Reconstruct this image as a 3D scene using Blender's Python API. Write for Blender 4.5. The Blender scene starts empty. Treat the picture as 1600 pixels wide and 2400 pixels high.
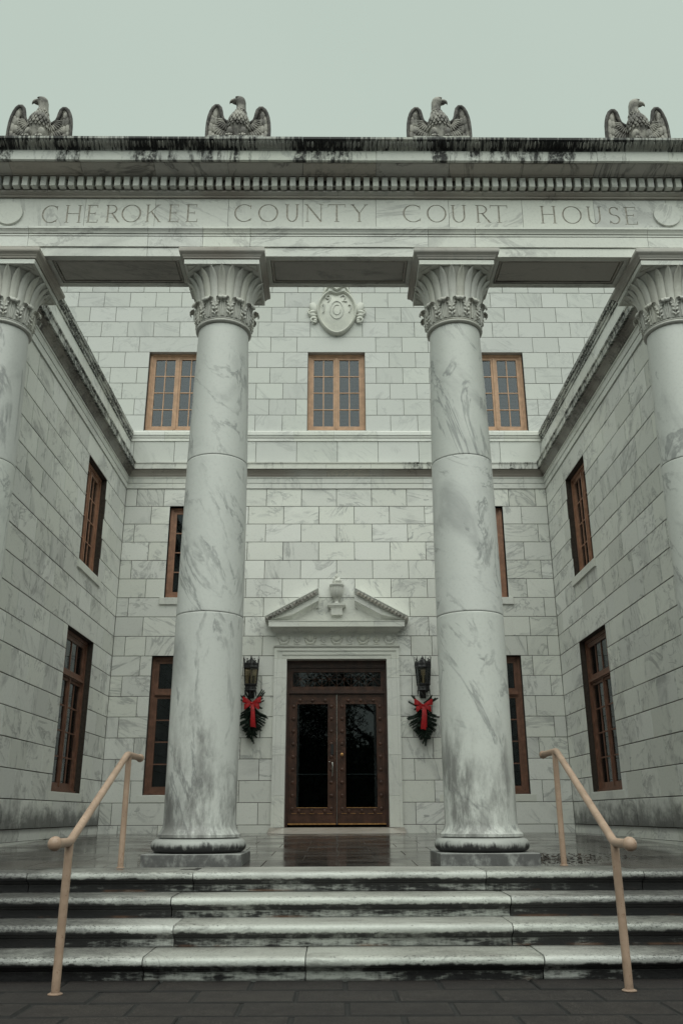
import bpy, bmesh, math, random
from mathutils import Matrix, Vector, Euler
random.seed(7)
PI = math.pi
scene = bpy.context.scene
C = scene.collection

# ------------------------------------------------------------------ camera
F_PX, PITCH, YAW, ROLL = 2007.02, .3396, .0089, -.0032
CAM = Vector((-.048, 0, .33))
fw = Vector((math.sin(YAW)*math.cos(PITCH), math.cos(YAW)*math.cos(PITCH), math.sin(PITCH)))
rt = Vector((math.cos(YAW), -math.sin(YAW), 0)); up = rt.cross(fw)
rt2 = rt*math.cos(ROLL) + up*math.sin(ROLL); up2 = up*math.cos(ROLL) - rt*math.sin(ROLL)
cd = bpy.data.cameras.new('camera'); cam = bpy.data.objects.new('camera', cd); C.objects.link(cam)
cd.sensor_fit = 'VERTICAL'; cd.sensor_height = 36; cd.sensor_width = 24
cd.lens = F_PX/2400*36; cd.clip_end = 3000; cd.clip_start = .05
cam.matrix_world = Matrix(((rt2.x, up2.x, -fw.x, CAM.x), (rt2.y, up2.y, -fw.y, CAM.y), (rt2.z, up2.z, -fw.z, CAM.z), (0, 0, 0, 1)))
scene.camera = cam

# ------------------------------------------------------------------ sky, sun, exposure
EXPOSURE = .80
SUN_EL, SUN_AZ = math.radians(62), math.radians(4)     # soft light from behind the camera, a little to the right
w = bpy.data.worlds.new('World'); scene.world = w; w.use_nodes = True
nt = w.node_tree; nt.nodes.clear()
out = nt.nodes.new('ShaderNodeOutputWorld'); bg = nt.nodes.new('ShaderNodeBackground')
sky = nt.nodes.new('ShaderNodeTexSky'); sky.sky_type = 'NISHITA'; sky.sun_disc = False
sky.sun_elevation = SUN_EL; sky.sun_rotation = PI - SUN_AZ
sky.dust_density = 6; sky.air_density = 1.5
mx = nt.nodes.new('ShaderNodeMix'); mx.data_type = 'RGBA'
mx.inputs[0].default_value = .95                        # a closed cloud deck hides nearly all of the blue
K = 1/(.1*2**EXPOSURE)
tc = nt.nodes.new('ShaderNodeTexCoord'); cn = nt.nodes.new('ShaderNodeTexNoise'); cn.inputs['Scale'].default_value = 2.2; cn.inputs['Detail'].default_value = 5
nt.links.new(tc.outputs['Generated'], cn.inputs['Vector'])
cm = nt.nodes.new('ShaderNodeMix'); cm.data_type = 'RGBA'; nt.links.new(cn.outputs[0], cm.inputs[0])
cm.inputs[6].default_value = (.485*K, .575*K, .500*K, 1); cm.inputs[7].default_value = (.545*K, .630*K, .556*K, 1)
nt.links.new(cm.outputs[2], mx.inputs[7])
nt.links.new(sky.outputs[0], mx.inputs[6]); nt.links.new(mx.outputs[2], bg.inputs[0])
bg.inputs[1].default_value = .1
nt.links.new(bg.outputs[0], out.inputs[0])
sl = bpy.data.lights.new('sun', 'SUN'); sl.energy = 1.5; sl.angle = math.radians(85); sl.color = (.955, 1, .925)
so = bpy.data.objects.new('sun', sl); C.objects.link(so)
sd = Vector((math.sin(SUN_AZ)*math.cos(SUN_EL), -math.cos(SUN_AZ)*math.cos(SUN_EL), math.sin(SUN_EL)))
so.rotation_euler = sd.to_track_quat('Z', 'Y').to_euler(); so.location = (3, -20, 30)
vs = scene.view_settings; vs.view_transform = 'Standard'; vs.look = 'None'; vs.exposure = EXPOSURE; vs.gamma = 1; vs.use_curve_mapping = False
scene.cycles.max_bounces = 8; scene.cycles.diffuse_bounces = 4; scene.cycles.transparent_max_bounces = 12

# ------------------------------------------------------------------ object helpers
WM = {}
def setup(o, parent, M):
    C.objects.link(o); WM[o.name] = M
    if parent is not None:
        o.parent = parent; o.matrix_parent_inverse = Matrix.Identity(4)
        o.matrix_basis = WM[parent.name].inverted() @ M
    else:
        o.matrix_basis = M
    return o
def T(x=0, y=0, z=0, rz=0): return Matrix.Translation((x, y, z)) @ Matrix.Rotation(rz, 4, 'Z')
def tag(o, label, cat=None, group=None, kind=None):
    if label: o['label'] = label
    if cat: o['category'] = cat
    if group: o['group'] = group
    if kind: o['kind'] = kind
    return o
def thing(name, label, cat, M=None, group=None):
    o = bpy.data.objects.new(name, None); o.empty_display_size = .3
    setup(o, None, M or Matrix.Identity(4)); return tag(o, label, cat, group, 'thing')
def part(name, mesh, parent, M=None, label=None):
    o = bpy.data.objects.new(name, mesh)
    setup(o, parent, M if M is not None else (WM[parent.name] if parent else Matrix.Identity(4)))
    if label: o['label'] = label
    return o
def copy_tree(o, parent=None, M=None):
    c = o.copy(); C.objects.link(c)
    if parent is not None: c.parent = parent
    if M is not None: c.matrix_basis = M; 
    for ch in list(o.children): copy_tree(ch, c)
    return c

class MB:
    def __init__(s): s.v = []; s.f = []; s.m = []; s.mi = 0
    def quad(s, *i): s.f.append(i); s.m.append(s.mi)
    def add(s, vs, fs):
        b = len(s.v); s.v += [tuple(v) for v in vs]
        for f in fs: s.f.append(tuple(b+i for i in f)); s.m.append(s.mi)
        return s
    def box(s, x0, x1, y0, y1, z0, z1):
        return s.add([(x0,y0,z0),(x1,y0,z0),(x1,y1,z0),(x0,y1,z0),(x0,y0,z1),(x1,y0,z1),(x1,y1,z1),(x0,y1,z1)],
              [(0,3,2,1),(4,5,6,7),(0,1,5,4),(1,2,6,5),(2,3,7,6),(3,0,4,7)])
    def obox(s, M, sx, sy, sz):
        vs = [M @ Vector((x*sx/2, y*sy/2, z*sz/2)) for z in (-1,1) for x, y in ((-1,-1),(1,-1),(1,1),(-1,1))]
        return s.add(vs, [(0,3,2,1),(4,5,6,7),(0,1,5,4),(1,2,6,5),(2,3,7,6),(3,0,4,7)])
    def block(s, x0, x1, y0, y1, z0, z1, c=.006):
        # chamfered towards -y (the face one sees)
        return s.add([(x0,y1,z0),(x1,y1,z0),(x1,y1,z1),(x0,y1,z1),(x0,y0+c,z0),(x1,y0+c,z0),(x1,y0+c,z1),(x0,y0+c,z1),
               (x0+c,y0,z0+c),(x1-c,y0,z0+c),(x1-c,y0,z1-c),(x0+c,y0,z1-c)],
              [(0,3,2,1),(0,1,5,4),(1,2,6,5),(2,3,7,6),(3,0,4,7),(4,5,9,8),(5,6,10,9),(6,7,11,10),(7,4,8,11),(8,9,10,11)])
    def slab(s, x0, x1, y0, y1, zt, th, c=.005):
        # chamfered upwards; zt may be a function of y
        z = zt if callable(zt) else (lambda y: zt)
        a, b = z(y0), z(y1)
        return s.add([(x0,y0,a-th),(x1,y0,a-th),(x1,y1,b-th),(x0,y1,b-th),(x0,y0,a-c),(x1,y0,a-c),(x1,y1,b-c),(x0,y1,b-c),
               (x0+c,y0+c,a),(x1-c,y0+c,a),(x1-c,y1-c,b),(x0+c,y1-c,b)],
              [(0,3,2,1),(0,1,5,4),(1,2,6,5),(2,3,7,6),(3,0,4,7),(4,5,9,8),(5,6,10,9),(6,7,11,10),(7,4,8,11),(8,9,10,11)])
    def extr(s, prof, x0, x1, m0=0, m1=0):
        # prof: closed loop of (o, z): o is how far it stands out (towards -y); m: mitre
        n = len(prof)
        vs = [(x0 + m0*o, -o, z) for o, z in prof] + [(x1 - m1*o, -o, z) for o, z in prof]
        fs = [(i, (i+1) % n, n+(i+1) % n, n+i) for i in range(n)]
        return s.add(vs, fs + [tuple(range(n-1,-1,-1)), tuple(range(n, 2*n))])
    def prism(s, poly, y0, y1):
        # polygon in x,z extruded along y (poly counter-clockwise seen from -y)
        n = len(poly)
        vs = [(x, y0, z) for x, z in poly] + [(x, y1, z) for x, z in poly]
        return s.add(vs, [tuple(range(n)), tuple(range(2*n-1, n-1, -1))] + [(i, n+i, n+(i+1) % n, (i+1) % n) for i in range(n)])
    def lathe(s, prof, n=32, cx=0, cy=0, a0=0, cap=True, a1=2*PI):
        b = len(s.v); full = abs(a1 - a0 - 2*PI) < 1e-6
        m = n if full else n+1
        vs = [(cx + r*math.cos(a0+(a1-a0)*k/n), cy + r*math.sin(a0+(a1-a0)*k/n), z) for r, z in prof for k in range(m)]
        fs = []
        for i in range(len(prof)-1):
            for k in range(n):
                k2 = (k+1) % m
                fs.append((i*m+k, i*m+k2, (i+1)*m+k2, (i+1)*m+k))
        if cap and full:
            fs.append(tuple(range(n-1,-1,-1))); q = (len(prof)-1)*m; fs.append(tuple(q+k for k in range(n)))
        return s.add(vs, fs)
    def rings(s, rings, cap=True):
        n = len(rings[0]); vs = [p for r in rings for p in r]; fs = []
        for i in range(len(rings)-1):
            for k in range(n):
                fs.append((i*n+k, i*n+(k+1) % n, (i+1)*n+(k+1) % n, (i+1)*n+k))
        if cap: fs.append(tuple(range(n-1,-1,-1))); q = (len(rings)-1)*n; fs.append(tuple(q+k for k in range(n)))
        return s.add(vs, fs)
    def tube(s, path, rad, n=10, cap=True, ry=1):
        path = [Vector(p) for p in path]; R = []
        rr = rad if isinstance(rad, (list, tuple)) else [rad]*len(path)
        side = None
        for i, p in enumerate(path):
            d = (path[min(i+1, len(path)-1)] - path[max(i-1, 0)]).normalized()
            if side is None:
                side = d.cross(Vector((0, 0, 1)))
                if side.length < .1: side = d.cross(Vector((0, 1, 0)))
            side = (side - d*side.dot(d)).normalized(); u = side.cross(d)
            R.append([p + (side*math.cos(2*PI*k/n) + u*math.sin(2*PI*k/n)*ry)*rr[i] for k in range(n)])
        return s.rings(R, cap)
    def ell(s, c, r, M=None, n=10, m=6):
        c = Vector(c); R = []
        for i in range(m+1):
            t = PI*(.04 + .92*i/m)
            ring = []
            for k in range(n):
                a = 2*PI*k/n
                p = Vector((r[0]*math.sin(t)*math.cos(a), r[1]*math.sin(t)*math.sin(a), -r[2]*math.cos(t)))
                ring.append(c + (M @ p if M else p))
            R.append(ring)
        return s.rings(R)
    def grid(s, P, closed=False):
        n = len(P[0]); vs = [p for r in P for p in r]
        fs = [(i*n+k, i*n+k+1, (i+1)*n+k+1, (i+1)*n+k) for i in range(len(P)-1) for k in range(n-1)]
        return s.add(vs, fs)
    def mesh(s, name, mats, smooth=None):
        me = bpy.data.meshes.new(name); me.from_pydata(s.v, [], s.f)
        if not isinstance(mats, (list, tuple)): mats = [mats]
        for m in mats: me.materials.append(m)
        if len(mats) > 1: me.polygons.foreach_set('material_index', s.m)
        me.update()
        bm = bmesh.new(); bm.from_mesh(me); bmesh.ops.recalc_face_normals(bm, faces=bm.faces); bm.to_mesh(me); bm.free()
        if smooth is not None:
            me.polygons.foreach_set('use_smooth', [True]*len(me.polygons))
            if smooth < 180: me.set_sharp_from_angle(angle=math.radians(smooth))
        return me

# ------------------------------------------------------------------ materials
class NT:
    def __init__(s, name):
        s.m = bpy.data.materials.new(name); s.m.use_nodes = True; s.t = s.m.node_tree; s.t.nodes.clear()
        s.out = s.n('ShaderNodeOutputMaterial'); s.p = s.n('ShaderNodeBsdfPrincipled'); s.l(s.p.outputs[0], s.out.inputs[0])
    def n(s, ty, **kw):
        x = s.t.nodes.new(ty)
        for k, v in kw.items(): setattr(x, k, v)
        return x
    def l(s, a, b): s.t.links.new(a, b)
    def inp(s, sock, v):
        if hasattr(v, 'default_value') or hasattr(v, 'is_linked'): s.l(v, sock)
        else: sock.default_value = v
    def math(s, op, a, b=None, clamp=False):
        x = s.n('ShaderNodeMath', operation=op); x.use_clamp = clamp; s.inp(x.inputs[0], a)
        if b is not None: s.inp(x.inputs[1], b)
        return x.outputs[0]
    def vmath(s, op, a, b):
        x = s.n('ShaderNodeVectorMath', operation=op); s.inp(x.inputs[0], a); s.inp(x.inputs[1], b); return x.outputs[0]
    def mix(s, f, a, b, ty='MIX'):
        x = s.n('ShaderNodeMix', data_type='RGBA', blend_type=ty); s.inp(x.inputs[0], f)
        s.inp(x.inputs[6], a if not isinstance(a, tuple) else (*a, 1)[:4]); s.inp(x.inputs[7], b if not isinstance(b, tuple) else (*b, 1)[:4])
        return x.outputs[2]
    def noise(s, v, scale, detail=4, rough=.55, dist=0):
        x = s.n('ShaderNodeTexNoise'); s.l(v, x.inputs['Vector']); x.inputs['Scale'].default_value = scale
        x.inputs['Detail'].default_value = detail; x.inputs['Roughness'].default_value = rough; x.inputs['Distortion'].default_value = dist
        return x.outputs[0]
    def step(s, v, a, b):
        x = s.n('ShaderNodeMapRange'); x.interpolation_type = 'SMOOTHSTEP'; s.inp(x.inputs[0], v)
        x.inputs[1].default_value = a; x.inputs[2].default_value = b; return x.outputs[0]
    def mapping(s, v, rot=(0,0,0), sc=(1,1,1)):
        x = s.n('ShaderNodeMapping'); s.l(v, x.inputs[0]); x.inputs['Rotation'].default_value = rot; x.inputs['Scale'].default_value = sc; return x.outputs[0]
    def pos(s, rnd=True):
        # position in the place, thrown to a different spot of the texture for each stone
        g = s.n('ShaderNodeNewGeometry').outputs['Position']
        if not rnd: return g
        r = s.rand(); cx = s.n('ShaderNodeCombineXYZ')
        s.l(s.math('MULTIPLY', r, 71.3), cx.inputs[0]); s.l(s.math('MULTIPLY', r, -43.1), cx.inputs[1]); s.l(s.math('MULTIPLY', r, 57.7), cx.inputs[2])
        return s.vmath('ADD', g, cx.outputs[0])
    def rand(s): return s.n('ShaderNodeObjectInfo').outputs['Random']
    def obj(s): return s.n('ShaderNodeTexCoord').outputs['Object']
    def sep(s, v):
        x = s.n('ShaderNodeSeparateXYZ'); s.l(v, x.inputs[0]); return x.outputs
    def bump(s, h, dist, strength=1):
        b = s.n('ShaderNodeBump'); b.inputs['Distance'].default_value = dist; b.inputs['Strength'].default_value = strength
        s.l(h, b.inputs['Height']); s.l(b.outputs[0], s.p.inputs['Normal'])
    def done(s, col, rough, spec=.5):
        s.inp(s.p.inputs['Base Color'], col if not isinstance(col, tuple) else (*col, 1)[:4]); s.inp(s.p.inputs['Roughness'], rough)
        s.p.inputs['Specular IOR Level'].default_value = spec
        return s.m

def marble_col(N, light=(.66,.67,.62), dark=(.30,.31,.31), vein=.55, blotch=.5, var=.16, rnd=True, spots=.7, rot=(.5,.9,.3), turn=1):
    P = N.pos(rnd)
    if rnd:
        r0 = N.rand(); vr = N.n('ShaderNodeVectorRotate', rotation_type='EULER_XYZ'); N.l(P, vr.inputs['Vector']); cr = N.n('ShaderNodeCombineXYZ')
        for i_, k_ in enumerate((turn*3.7, turn*5.9, turn*4.3)): N.l(N.math('MULTIPLY', r0, k_), cr.inputs[i_])
        N.l(cr.outputs[0], vr.inputs['Rotation']); P = vr.outputs[0]
    V = N.mapping(P, rot, (1, 1, .38))
    b = N.noise(V, 1.5, 6, .6, .8)                                   # cloudy patches
    bm_ = N.math('MULTIPLY', N.step(b, .52, .78), blotch)
    v = N.noise(N.mapping(P, rot, (1.3, 1.3, .34)), 1.1, 7, .62, 1.5)            # veins
    vm = N.math('MULTIPLY', N.step(N.math('ABSOLUTE', N.math('SUBTRACT', v, .5)), .035, .0), vein)
    vm = N.math('MULTIPLY', vm, N.step(b, .42, .60))
    s_ = N.noise(N.mapping(P, (.3, .6, .1), (1, 1, .3)), 6.5, 3, .5, .6)            # dark dashes
    sm = N.math('MULTIPLY', N.step(s_, .70, .77), spots)
    m = N.math('MAXIMUM', N.math('MAXIMUM', bm_, vm), sm)
    f = N.noise(P, 34, 3, .6)
    col = N.mix(m, light, dark)
    col = N.mix(N.math('MULTIPLY', N.step(f, .45, .75), .12), col, dark)
    if var:
        h = N.n('ShaderNodeHueSaturation'); N.l(col, h.inputs['Color'])
        r = N.rand(); r2 = N.math('FRACT', N.math('MULTIPLY', r, 7.31))
        N.l(N.math('ADD', N.math('MULTIPLY', r, var), 1 - var*.55), h.inputs['Value'])
        N.l(N.math('ADD', N.math('MULTIPLY', r2, .6), .6), h.inputs['Saturation'])
        col = h.outputs[0]
    return col, P, f
def marble(name, rough=.42, bump=.0012, **kw):
    N = NT(name); col, P, f = marble_col(N, **kw)
    N.bump(N.noise(P, 60, 3, .6), bump)
    return N.done(col, N.math('ADD', N.math('MULTIPLY', f, .2), rough - .1))
M_WALL = marble('wall_marble', light=(.74,.745,.705), dark=(.26,.265,.27), blotch=.52, vein=.6, var=.17)
def wing_mat():
    N = NT('wing_marble'); col, P, f = marble_col(N, light=(.72,.725,.685), dark=(.21,.21,.215), blotch=.72, vein=.65, var=.20)
    G = N.pos(False); z = N.sep(G)[2]
    n = N.noise(N.mapping(G, (0,0,0), (2.2,2.2,2.8)), 1, 6, .68)
    k = N.math('MULTIPLY', N.step(N.math('SUBTRACT', z, N.math('MULTIPLY', n, .95)), .10, -.30), N.step(z, .06, .15))
    col = N.mix(N.math('MULTIPLY', k, .85), col, (.03,.03,.032))
    N.bump(N.noise(P, 60, 3, .6), .0012)
    return N.done(col, N.math('ADD', N.math('MULTIPLY', f, .2), .32))
M_WING = wing_mat()
M_WALLUP = marble('upper_wall_marble', light=(.56,.57,.545), blotch=.30, vein=.4, spots=.45, var=.12)
M_TRIM = marble('trim_marble', light=(.72,.725,.68), var=.08, vein=.4)
M_ENT = marble('entablature_marble', light=(.70,.705,.66), dark=(.22,.215,.215), var=.16, vein=.5, blotch=.5, spots=.35, rot=(.2,1.1,.1))
M_CAPIT = marble('capital_marble', light=(.60,.59,.545), dark=(.24,.215,.195), var=.04, vein=.2, blotch=.55, spots=.4)
M_CARVE = marble('carved_marble', light=(.62,.62,.57), var=.04, vein=.25, blotch=.3, spots=.2)

def streak_mat(name, light, black, lo, hi, zs=.8, xs=9, solid=False, brown=None, drip=False, wing=False):
    # marble with black lichen run-off: streaks that follow the falling water
    N = NT(name); col, P, f = marble_col(N, light=light, var=.06, vein=.5)
    G = N.pos(False)
    V = N.mapping(G, (0,0,0), (xs*.15, xs, zs) if wing else (xs, xs*(.15 if solid else 1), zs))
    a = N.noise(V, 1.0, 4, .65); b = N.noise(N.mapping(G, (0,0,0), (.9,.9,.25)), 1.0, 3, .5)
    c = N.math('ADD', N.math('MULTIPLY', a, .48 if solid else .62), N.math('MULTIPLY', b, .52 if solid else .38))
    k = N.step(c, lo, hi)
    if drip: k = N.math('MULTIPLY', k, N.step(N.noise(N.mapping(G, (0,0,0), (3,16,14) if wing else (16,2,14)), 1, 5, .7), .32, .55))
    if brown: col = N.mix(N.step(b, .4, .65), col, brown)
    if not solid: k = N.math('MULTIPLY', k, N.step(N.noise(G, 22, 4, .7), .35, .55))
    col = N.mix(k, col, black)
    N.bump(N.noise(P, 40, 3, .6), .002)
    return N.done(col, .6)
M_CYMA = streak_mat('stained_cyma', (.50,.50,.46), (.012,.012,.014), .40, .52, zs=2.5, xs=30, solid=True)
M_EGG = streak_mat('stained_egg_moulding', (.46,.43,.39), (.05,.045,.04), .44, .62, zs=6, xs=6)
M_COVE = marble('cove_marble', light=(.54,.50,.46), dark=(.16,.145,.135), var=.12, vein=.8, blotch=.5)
M_CYLEAF = streak_mat('stained_leaf_carving', (.40,.39,.36), (.02,.02,.02), .47, .56, zs=1.5, xs=11, solid=True)
M_CORONA = streak_mat('stained_corona', (.70,.71,.66), (.015,.015,.016), .475, .56, zs=2.2, xs=9, solid=True, drip=True)
M_CORONAW = streak_mat('stained_wing_corona', (.66,.66,.61), (.02,.02,.02), .39, .55, zs=3.5, xs=4.5, solid=True, drip=True, wing=True)
M_CORONAB = streak_mat('stained_back_corona', (.66,.66,.61), (.03,.03,.03), .56, .66, zs=1.5, xs=7, solid=True, drip=True)
M_BED = streak_mat('stained_bed', (.52,.49,.45), (.06,.055,.05), .60, .74, zs=.9, xs=3, brown=(.38,.34,.31))
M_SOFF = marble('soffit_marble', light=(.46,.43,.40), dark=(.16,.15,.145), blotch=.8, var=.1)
M_WCORN = streak_mat('stained_wing_cornice', (.34,.32,.29), (.035,.031,.029), .42, .66, zs=3, xs=1.6, brown=(.19,.168,.15))
M_CAP = streak_mat('stained_parapet_cap', (.54,.54,.50), (.02,.02,.02), .40, .54, zs=14, xs=1.4)

def shaft_mat():
    N = NT('column_marble'); col, P, f = marble_col(N, light=(.60,.61,.585), dark=(.21,.215,.22), var=.14, vein=.75, blotch=.62, spots=.8, rot=(.35,.55,.2), turn=.12)
    G = N.pos(False); z = N.sep(G)[2]
    # grey grime soaked up from the foot, wandering in height
    h = N.math('ADD', z, N.math('MULTIPLY', N.noise(N.mapping(G, (0,0,0), (2.2,2.2,.7)), 1, 5, .65), -3.4))
    g = N.math('MULTIPLY', N.step(h, -.25, -1.35), N.step(N.noise(N.mapping(G, (0,.2,0), (4.5,4.5,1.5)), 1, 6, .72), .38, .62))
    col = N.mix(N.math('MULTIPLY', g, .80), col, (.125, .12, .118))
    N.bump(N.noise(P, 50, 3, .6), .001)
    return N.done(col, .4)
M_SHAFT = shaft_mat()
def base_mat():
    N = NT('column_base_marble'); col, P, f = marble_col(N, light=(.38,.385,.37), var=.05, blotch=.6)
    G = N.pos(False); z = N.sep(G)[2]
    a = N.noise(N.mapping(G, (0,0,0), (7,7,5)), 1, 6, .7); b = N.noise(N.mapping(G, (0,0,0), (28,28,4)), 1, 4, .65)
    col = N.mix(N.math('MULTIPLY', N.step(a, .24, .54), N.math('MULTIPLY', N.step(z, -.02, -.04), .9)), col, (.075, .073, .075))
    zz = N.math('ADD', z, N.math('MULTIPLY', N.math('SUBTRACT', N.math('ADD', N.math('MULTIPLY', a, .5), N.math('MULTIPLY', b, .5)), .5), -.26))
    col = N.mix(N.math('MULTIPLY', N.math('MULTIPLY', N.step(zz, .072, .014), N.step(z, -.030, -.026)), .96), col, (.014, .013, .015))
    N.bump(N.noise(P, 40, 3, .6), .002)
    return N.done(col, .45)
M_BASE = base_mat()

def step_mat():
    # worn white marble: black algae under the nosing, streaked risers, flecks of lichen on the rounded edge
    N = NT('step_marble'); col, P, f = marble_col(N, light=(.56,.575,.545), dark=(.16,.155,.15), var=.12, vein=.5, blotch=.6, spots=.3)
    O = N.obj(); z = N.sep(O)[2]; G = N.pos(False); gx = N.sep(G)[0]
    big = N.noise(N.mapping(P, (0,0,0), (.9,.9,.9)), 1, 3, .5)                          # each stone has its own dirty and clean lengths
    fine = N.noise(N.mapping(G, (0,0,0), (11,11,7)), 1, 5, .68)
    streak = N.noise(N.mapping(G, (0,0,0), (20,6,2.5)), 1, 4, .65)
    edge = N.step(N.math('ABSOLUTE', N.math('SUBTRACT', gx, .15)), .7, 3.3)              # lighter in the middle, darker towards both ends
    d = N.math('ADD', N.math('MULTIPLY', N.math('SUBTRACT', big, .5), 1.5), N.math('SUBTRACT', N.math('MULTIPLY', edge, .85), .12))
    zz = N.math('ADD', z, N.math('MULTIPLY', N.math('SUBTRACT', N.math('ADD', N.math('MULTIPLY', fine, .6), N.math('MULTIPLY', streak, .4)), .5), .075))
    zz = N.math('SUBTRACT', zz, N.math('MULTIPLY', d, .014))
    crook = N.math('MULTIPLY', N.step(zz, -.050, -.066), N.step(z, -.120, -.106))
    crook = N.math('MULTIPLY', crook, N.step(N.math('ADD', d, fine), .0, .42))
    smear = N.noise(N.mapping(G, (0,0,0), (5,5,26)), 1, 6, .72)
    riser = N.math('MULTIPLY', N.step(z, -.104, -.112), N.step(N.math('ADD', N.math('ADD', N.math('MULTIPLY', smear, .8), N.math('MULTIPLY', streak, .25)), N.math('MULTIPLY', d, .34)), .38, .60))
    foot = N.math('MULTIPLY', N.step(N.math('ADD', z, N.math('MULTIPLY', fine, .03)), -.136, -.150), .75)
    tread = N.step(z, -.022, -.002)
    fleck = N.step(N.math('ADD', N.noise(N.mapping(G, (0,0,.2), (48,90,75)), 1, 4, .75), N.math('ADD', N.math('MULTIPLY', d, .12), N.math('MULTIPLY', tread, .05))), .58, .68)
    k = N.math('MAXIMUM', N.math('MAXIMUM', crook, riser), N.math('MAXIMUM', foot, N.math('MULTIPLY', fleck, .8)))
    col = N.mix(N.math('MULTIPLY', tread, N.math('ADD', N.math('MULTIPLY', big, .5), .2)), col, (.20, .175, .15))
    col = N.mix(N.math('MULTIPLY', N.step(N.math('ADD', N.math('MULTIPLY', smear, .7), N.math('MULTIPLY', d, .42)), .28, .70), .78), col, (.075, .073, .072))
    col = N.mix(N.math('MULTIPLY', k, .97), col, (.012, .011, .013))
    rust = N.math('MULTIPLY', N.step(N.noise(N.mapping(G, (0,0,0), (1.6,2,1.2)), 1, 4, .6), .54, .66), N.step(z, -.140, -.164))
    col = N.mix(N.math('MULTIPLY', rust, .6), col, (.24, .12, .07))
    N.bump(N.math('ADD', N.noise(G, 45, 4, .65), N.math('MULTIPLY', N.noise(G, 9, 3, .5), 1.5)), .004)
    return N.done(col, N.math('ADD', N.math('MULTIPLY', fine, .35), .2))
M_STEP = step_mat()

def floor_mat():
    N = NT('wet_floor_marble'); P = N.pos(True); G = N.pos(False)
    b = N.noise(N.mapping(P, (0,0,.15), (.8,2.2,1)), 1.4, 6, .62, .7)
    col = N.mix(N.step(b, .38, .66), (.032, .028, .027), (.105, .097, .090))
    col = N.mix(N.math('MULTIPLY', N.rand(), .5), col, (.075, .058, .05))
    N.bump(N.math('ADD', N.noise(G, 6, 3, .5), N.math('MULTIPLY', N.noise(G, 50, 2, .5), .1)), .0015)
    wet = N.step(N.noise(N.mapping(G, (0,0,0), (.9,1.1,1)), 1.3, 4, .6), .35, .62)
    return N.done(col, N.math('ADD', N.math('MULTIPLY', wet, .15), .05), .4)
M_FLOOR = floor_mat()
M_RAMP = marble('wet_ramp_marble', rough=.22, light=(.50,.46,.42), dark=(.22,.17,.14), blotch=.6)
def paver_mat():
    N = NT('paver_concrete'); P = N.pos(True)
    f = N.noise(P, 90, 3, .7); b = N.noise(P, 5, 4, .6)
    col = N.mix(N.step(f, .35, .7), (.014,.012,.012), (.060,.051,.047))
    col = N.mix(N.step(b, .4, .7), col, (.026,.022,.022))
    col = N.mix(N.math('MULTIPLY', N.step(N.noise(P, 150, 2, .5), .68, .75), .6), col, (.20,.18,.17))
    col = N.mix(N.math('MULTIPLY', N.rand(), .35), col, (.02,.018,.019))
    N.bump(N.math('ADD', f, N.math('MULTIPLY', b, .8)), .004)
    return N.done(col, N.math('ADD', N.math('MULTIPLY', b, .35), .48), .22)
M_PAVER = paver_mat()
def plain(name, col, rough=.6, metal=0, spec=.5, nscale=None, namt=.25, bump=0, rnd=False):
    N = NT(name); c = col
    if nscale:
        n = N.noise(N.pos(rnd), nscale, 5, .6)
        c = N.mix(N.step(n, .35, .7), tuple(x*(1-namt) for x in col), tuple(min(1, x*(1+namt)) for x in col))
        if bump: N.bump(n, bump)
    N.p.inputs['Metallic'].default_value = metal
    return N.done(c, rough, spec)
M_MORTAR = plain('mortar', (.045,.034,.027), .9, nscale=20)
M_GROUND = plain('ground_bed', (.012,.011,.011), .9, nscale=12)
M_LETTER = plain('letter_groove', (.47,.44,.395), .8, nscale=30)
M_COPPER = plain('window_paint', (.17,.082,.054), .5, nscale=9, namt=.22)
M_COPPER2 = plain('window_paint_second_floor', (.32,.165,.105), .5, nscale=9, namt=.2)
M_COPPER3 = plain('faded_window_paint', (.50,.305,.195), .55, nscale=9, namt=.14)
M_DOOR = plain('door_bronze', (.062,.027,.017), .42, spec=.4, nscale=7, namt=.35, bump=.001)
M_DOORDK = plain('door_bronze_dark', (.05,.022,.016), .45, nscale=7, namt=.3)
M_BRASS = plain('worn_brass', (.55,.30,.12), .35, metal=.8, nscale=20)
M_STEEL = plain('handle_steel', (.6,.6,.58), .25, metal=1)
M_IRON = plain('black_iron', (.010,.010,.012), .5, nscale=40)
def rail_mat():
    N = NT('tan_rail_paint'); G = N.pos(False)
    n = N.noise(G, 6, 5, .6); c = N.noise(G, 38, 4, .7)
    col = N.mix(N.step(n, .35, .7), (.35,.24,.178), (.45,.315,.238))
    col = N.mix(N.math('MULTIPLY', N.step(c, .60, .68), .7), col, (.20,.085,.05))
    z = N.sep(G)[2]
    col = N.mix(N.math('MULTIPLY', N.step(N.math('ADD', z, N.math('MULTIPLY', c, .25)), -.60, -.74), .6), col, (.10,.07,.06))
    N.bump(c, .0015); return N.done(col, N.math('ADD', N.math('MULTIPLY', n, .3), .28))
M_RAIL = rail_mat()
M_RED = plain('red_ribbon', (.36,.002,.006), .45, nscale=25, namt=.25)
M_PINE = plain('pine_needles', (.012,.028,.017), .7, nscale=30, namt=.5)
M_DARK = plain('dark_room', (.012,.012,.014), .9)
M_BLIND = plain('blind_slats', (.105,.11,.108), .7)
M_ROOF = plain('roof_felt', (.08,.08,.08), .9, nscale=3)
M_LEAF = plain('dead_leaves', (.035,.022,.015), .6, nscale=30, namt=.6)
M_JOINT = plain('dark_joint', (.07,.045,.032), .9)
M_CANDLE = plain('candle_tube', (.55,.50,.40), .5)
M_CLEAR = plain('lantern_glass_tint', (.30,.27,.22), .3)
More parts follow.
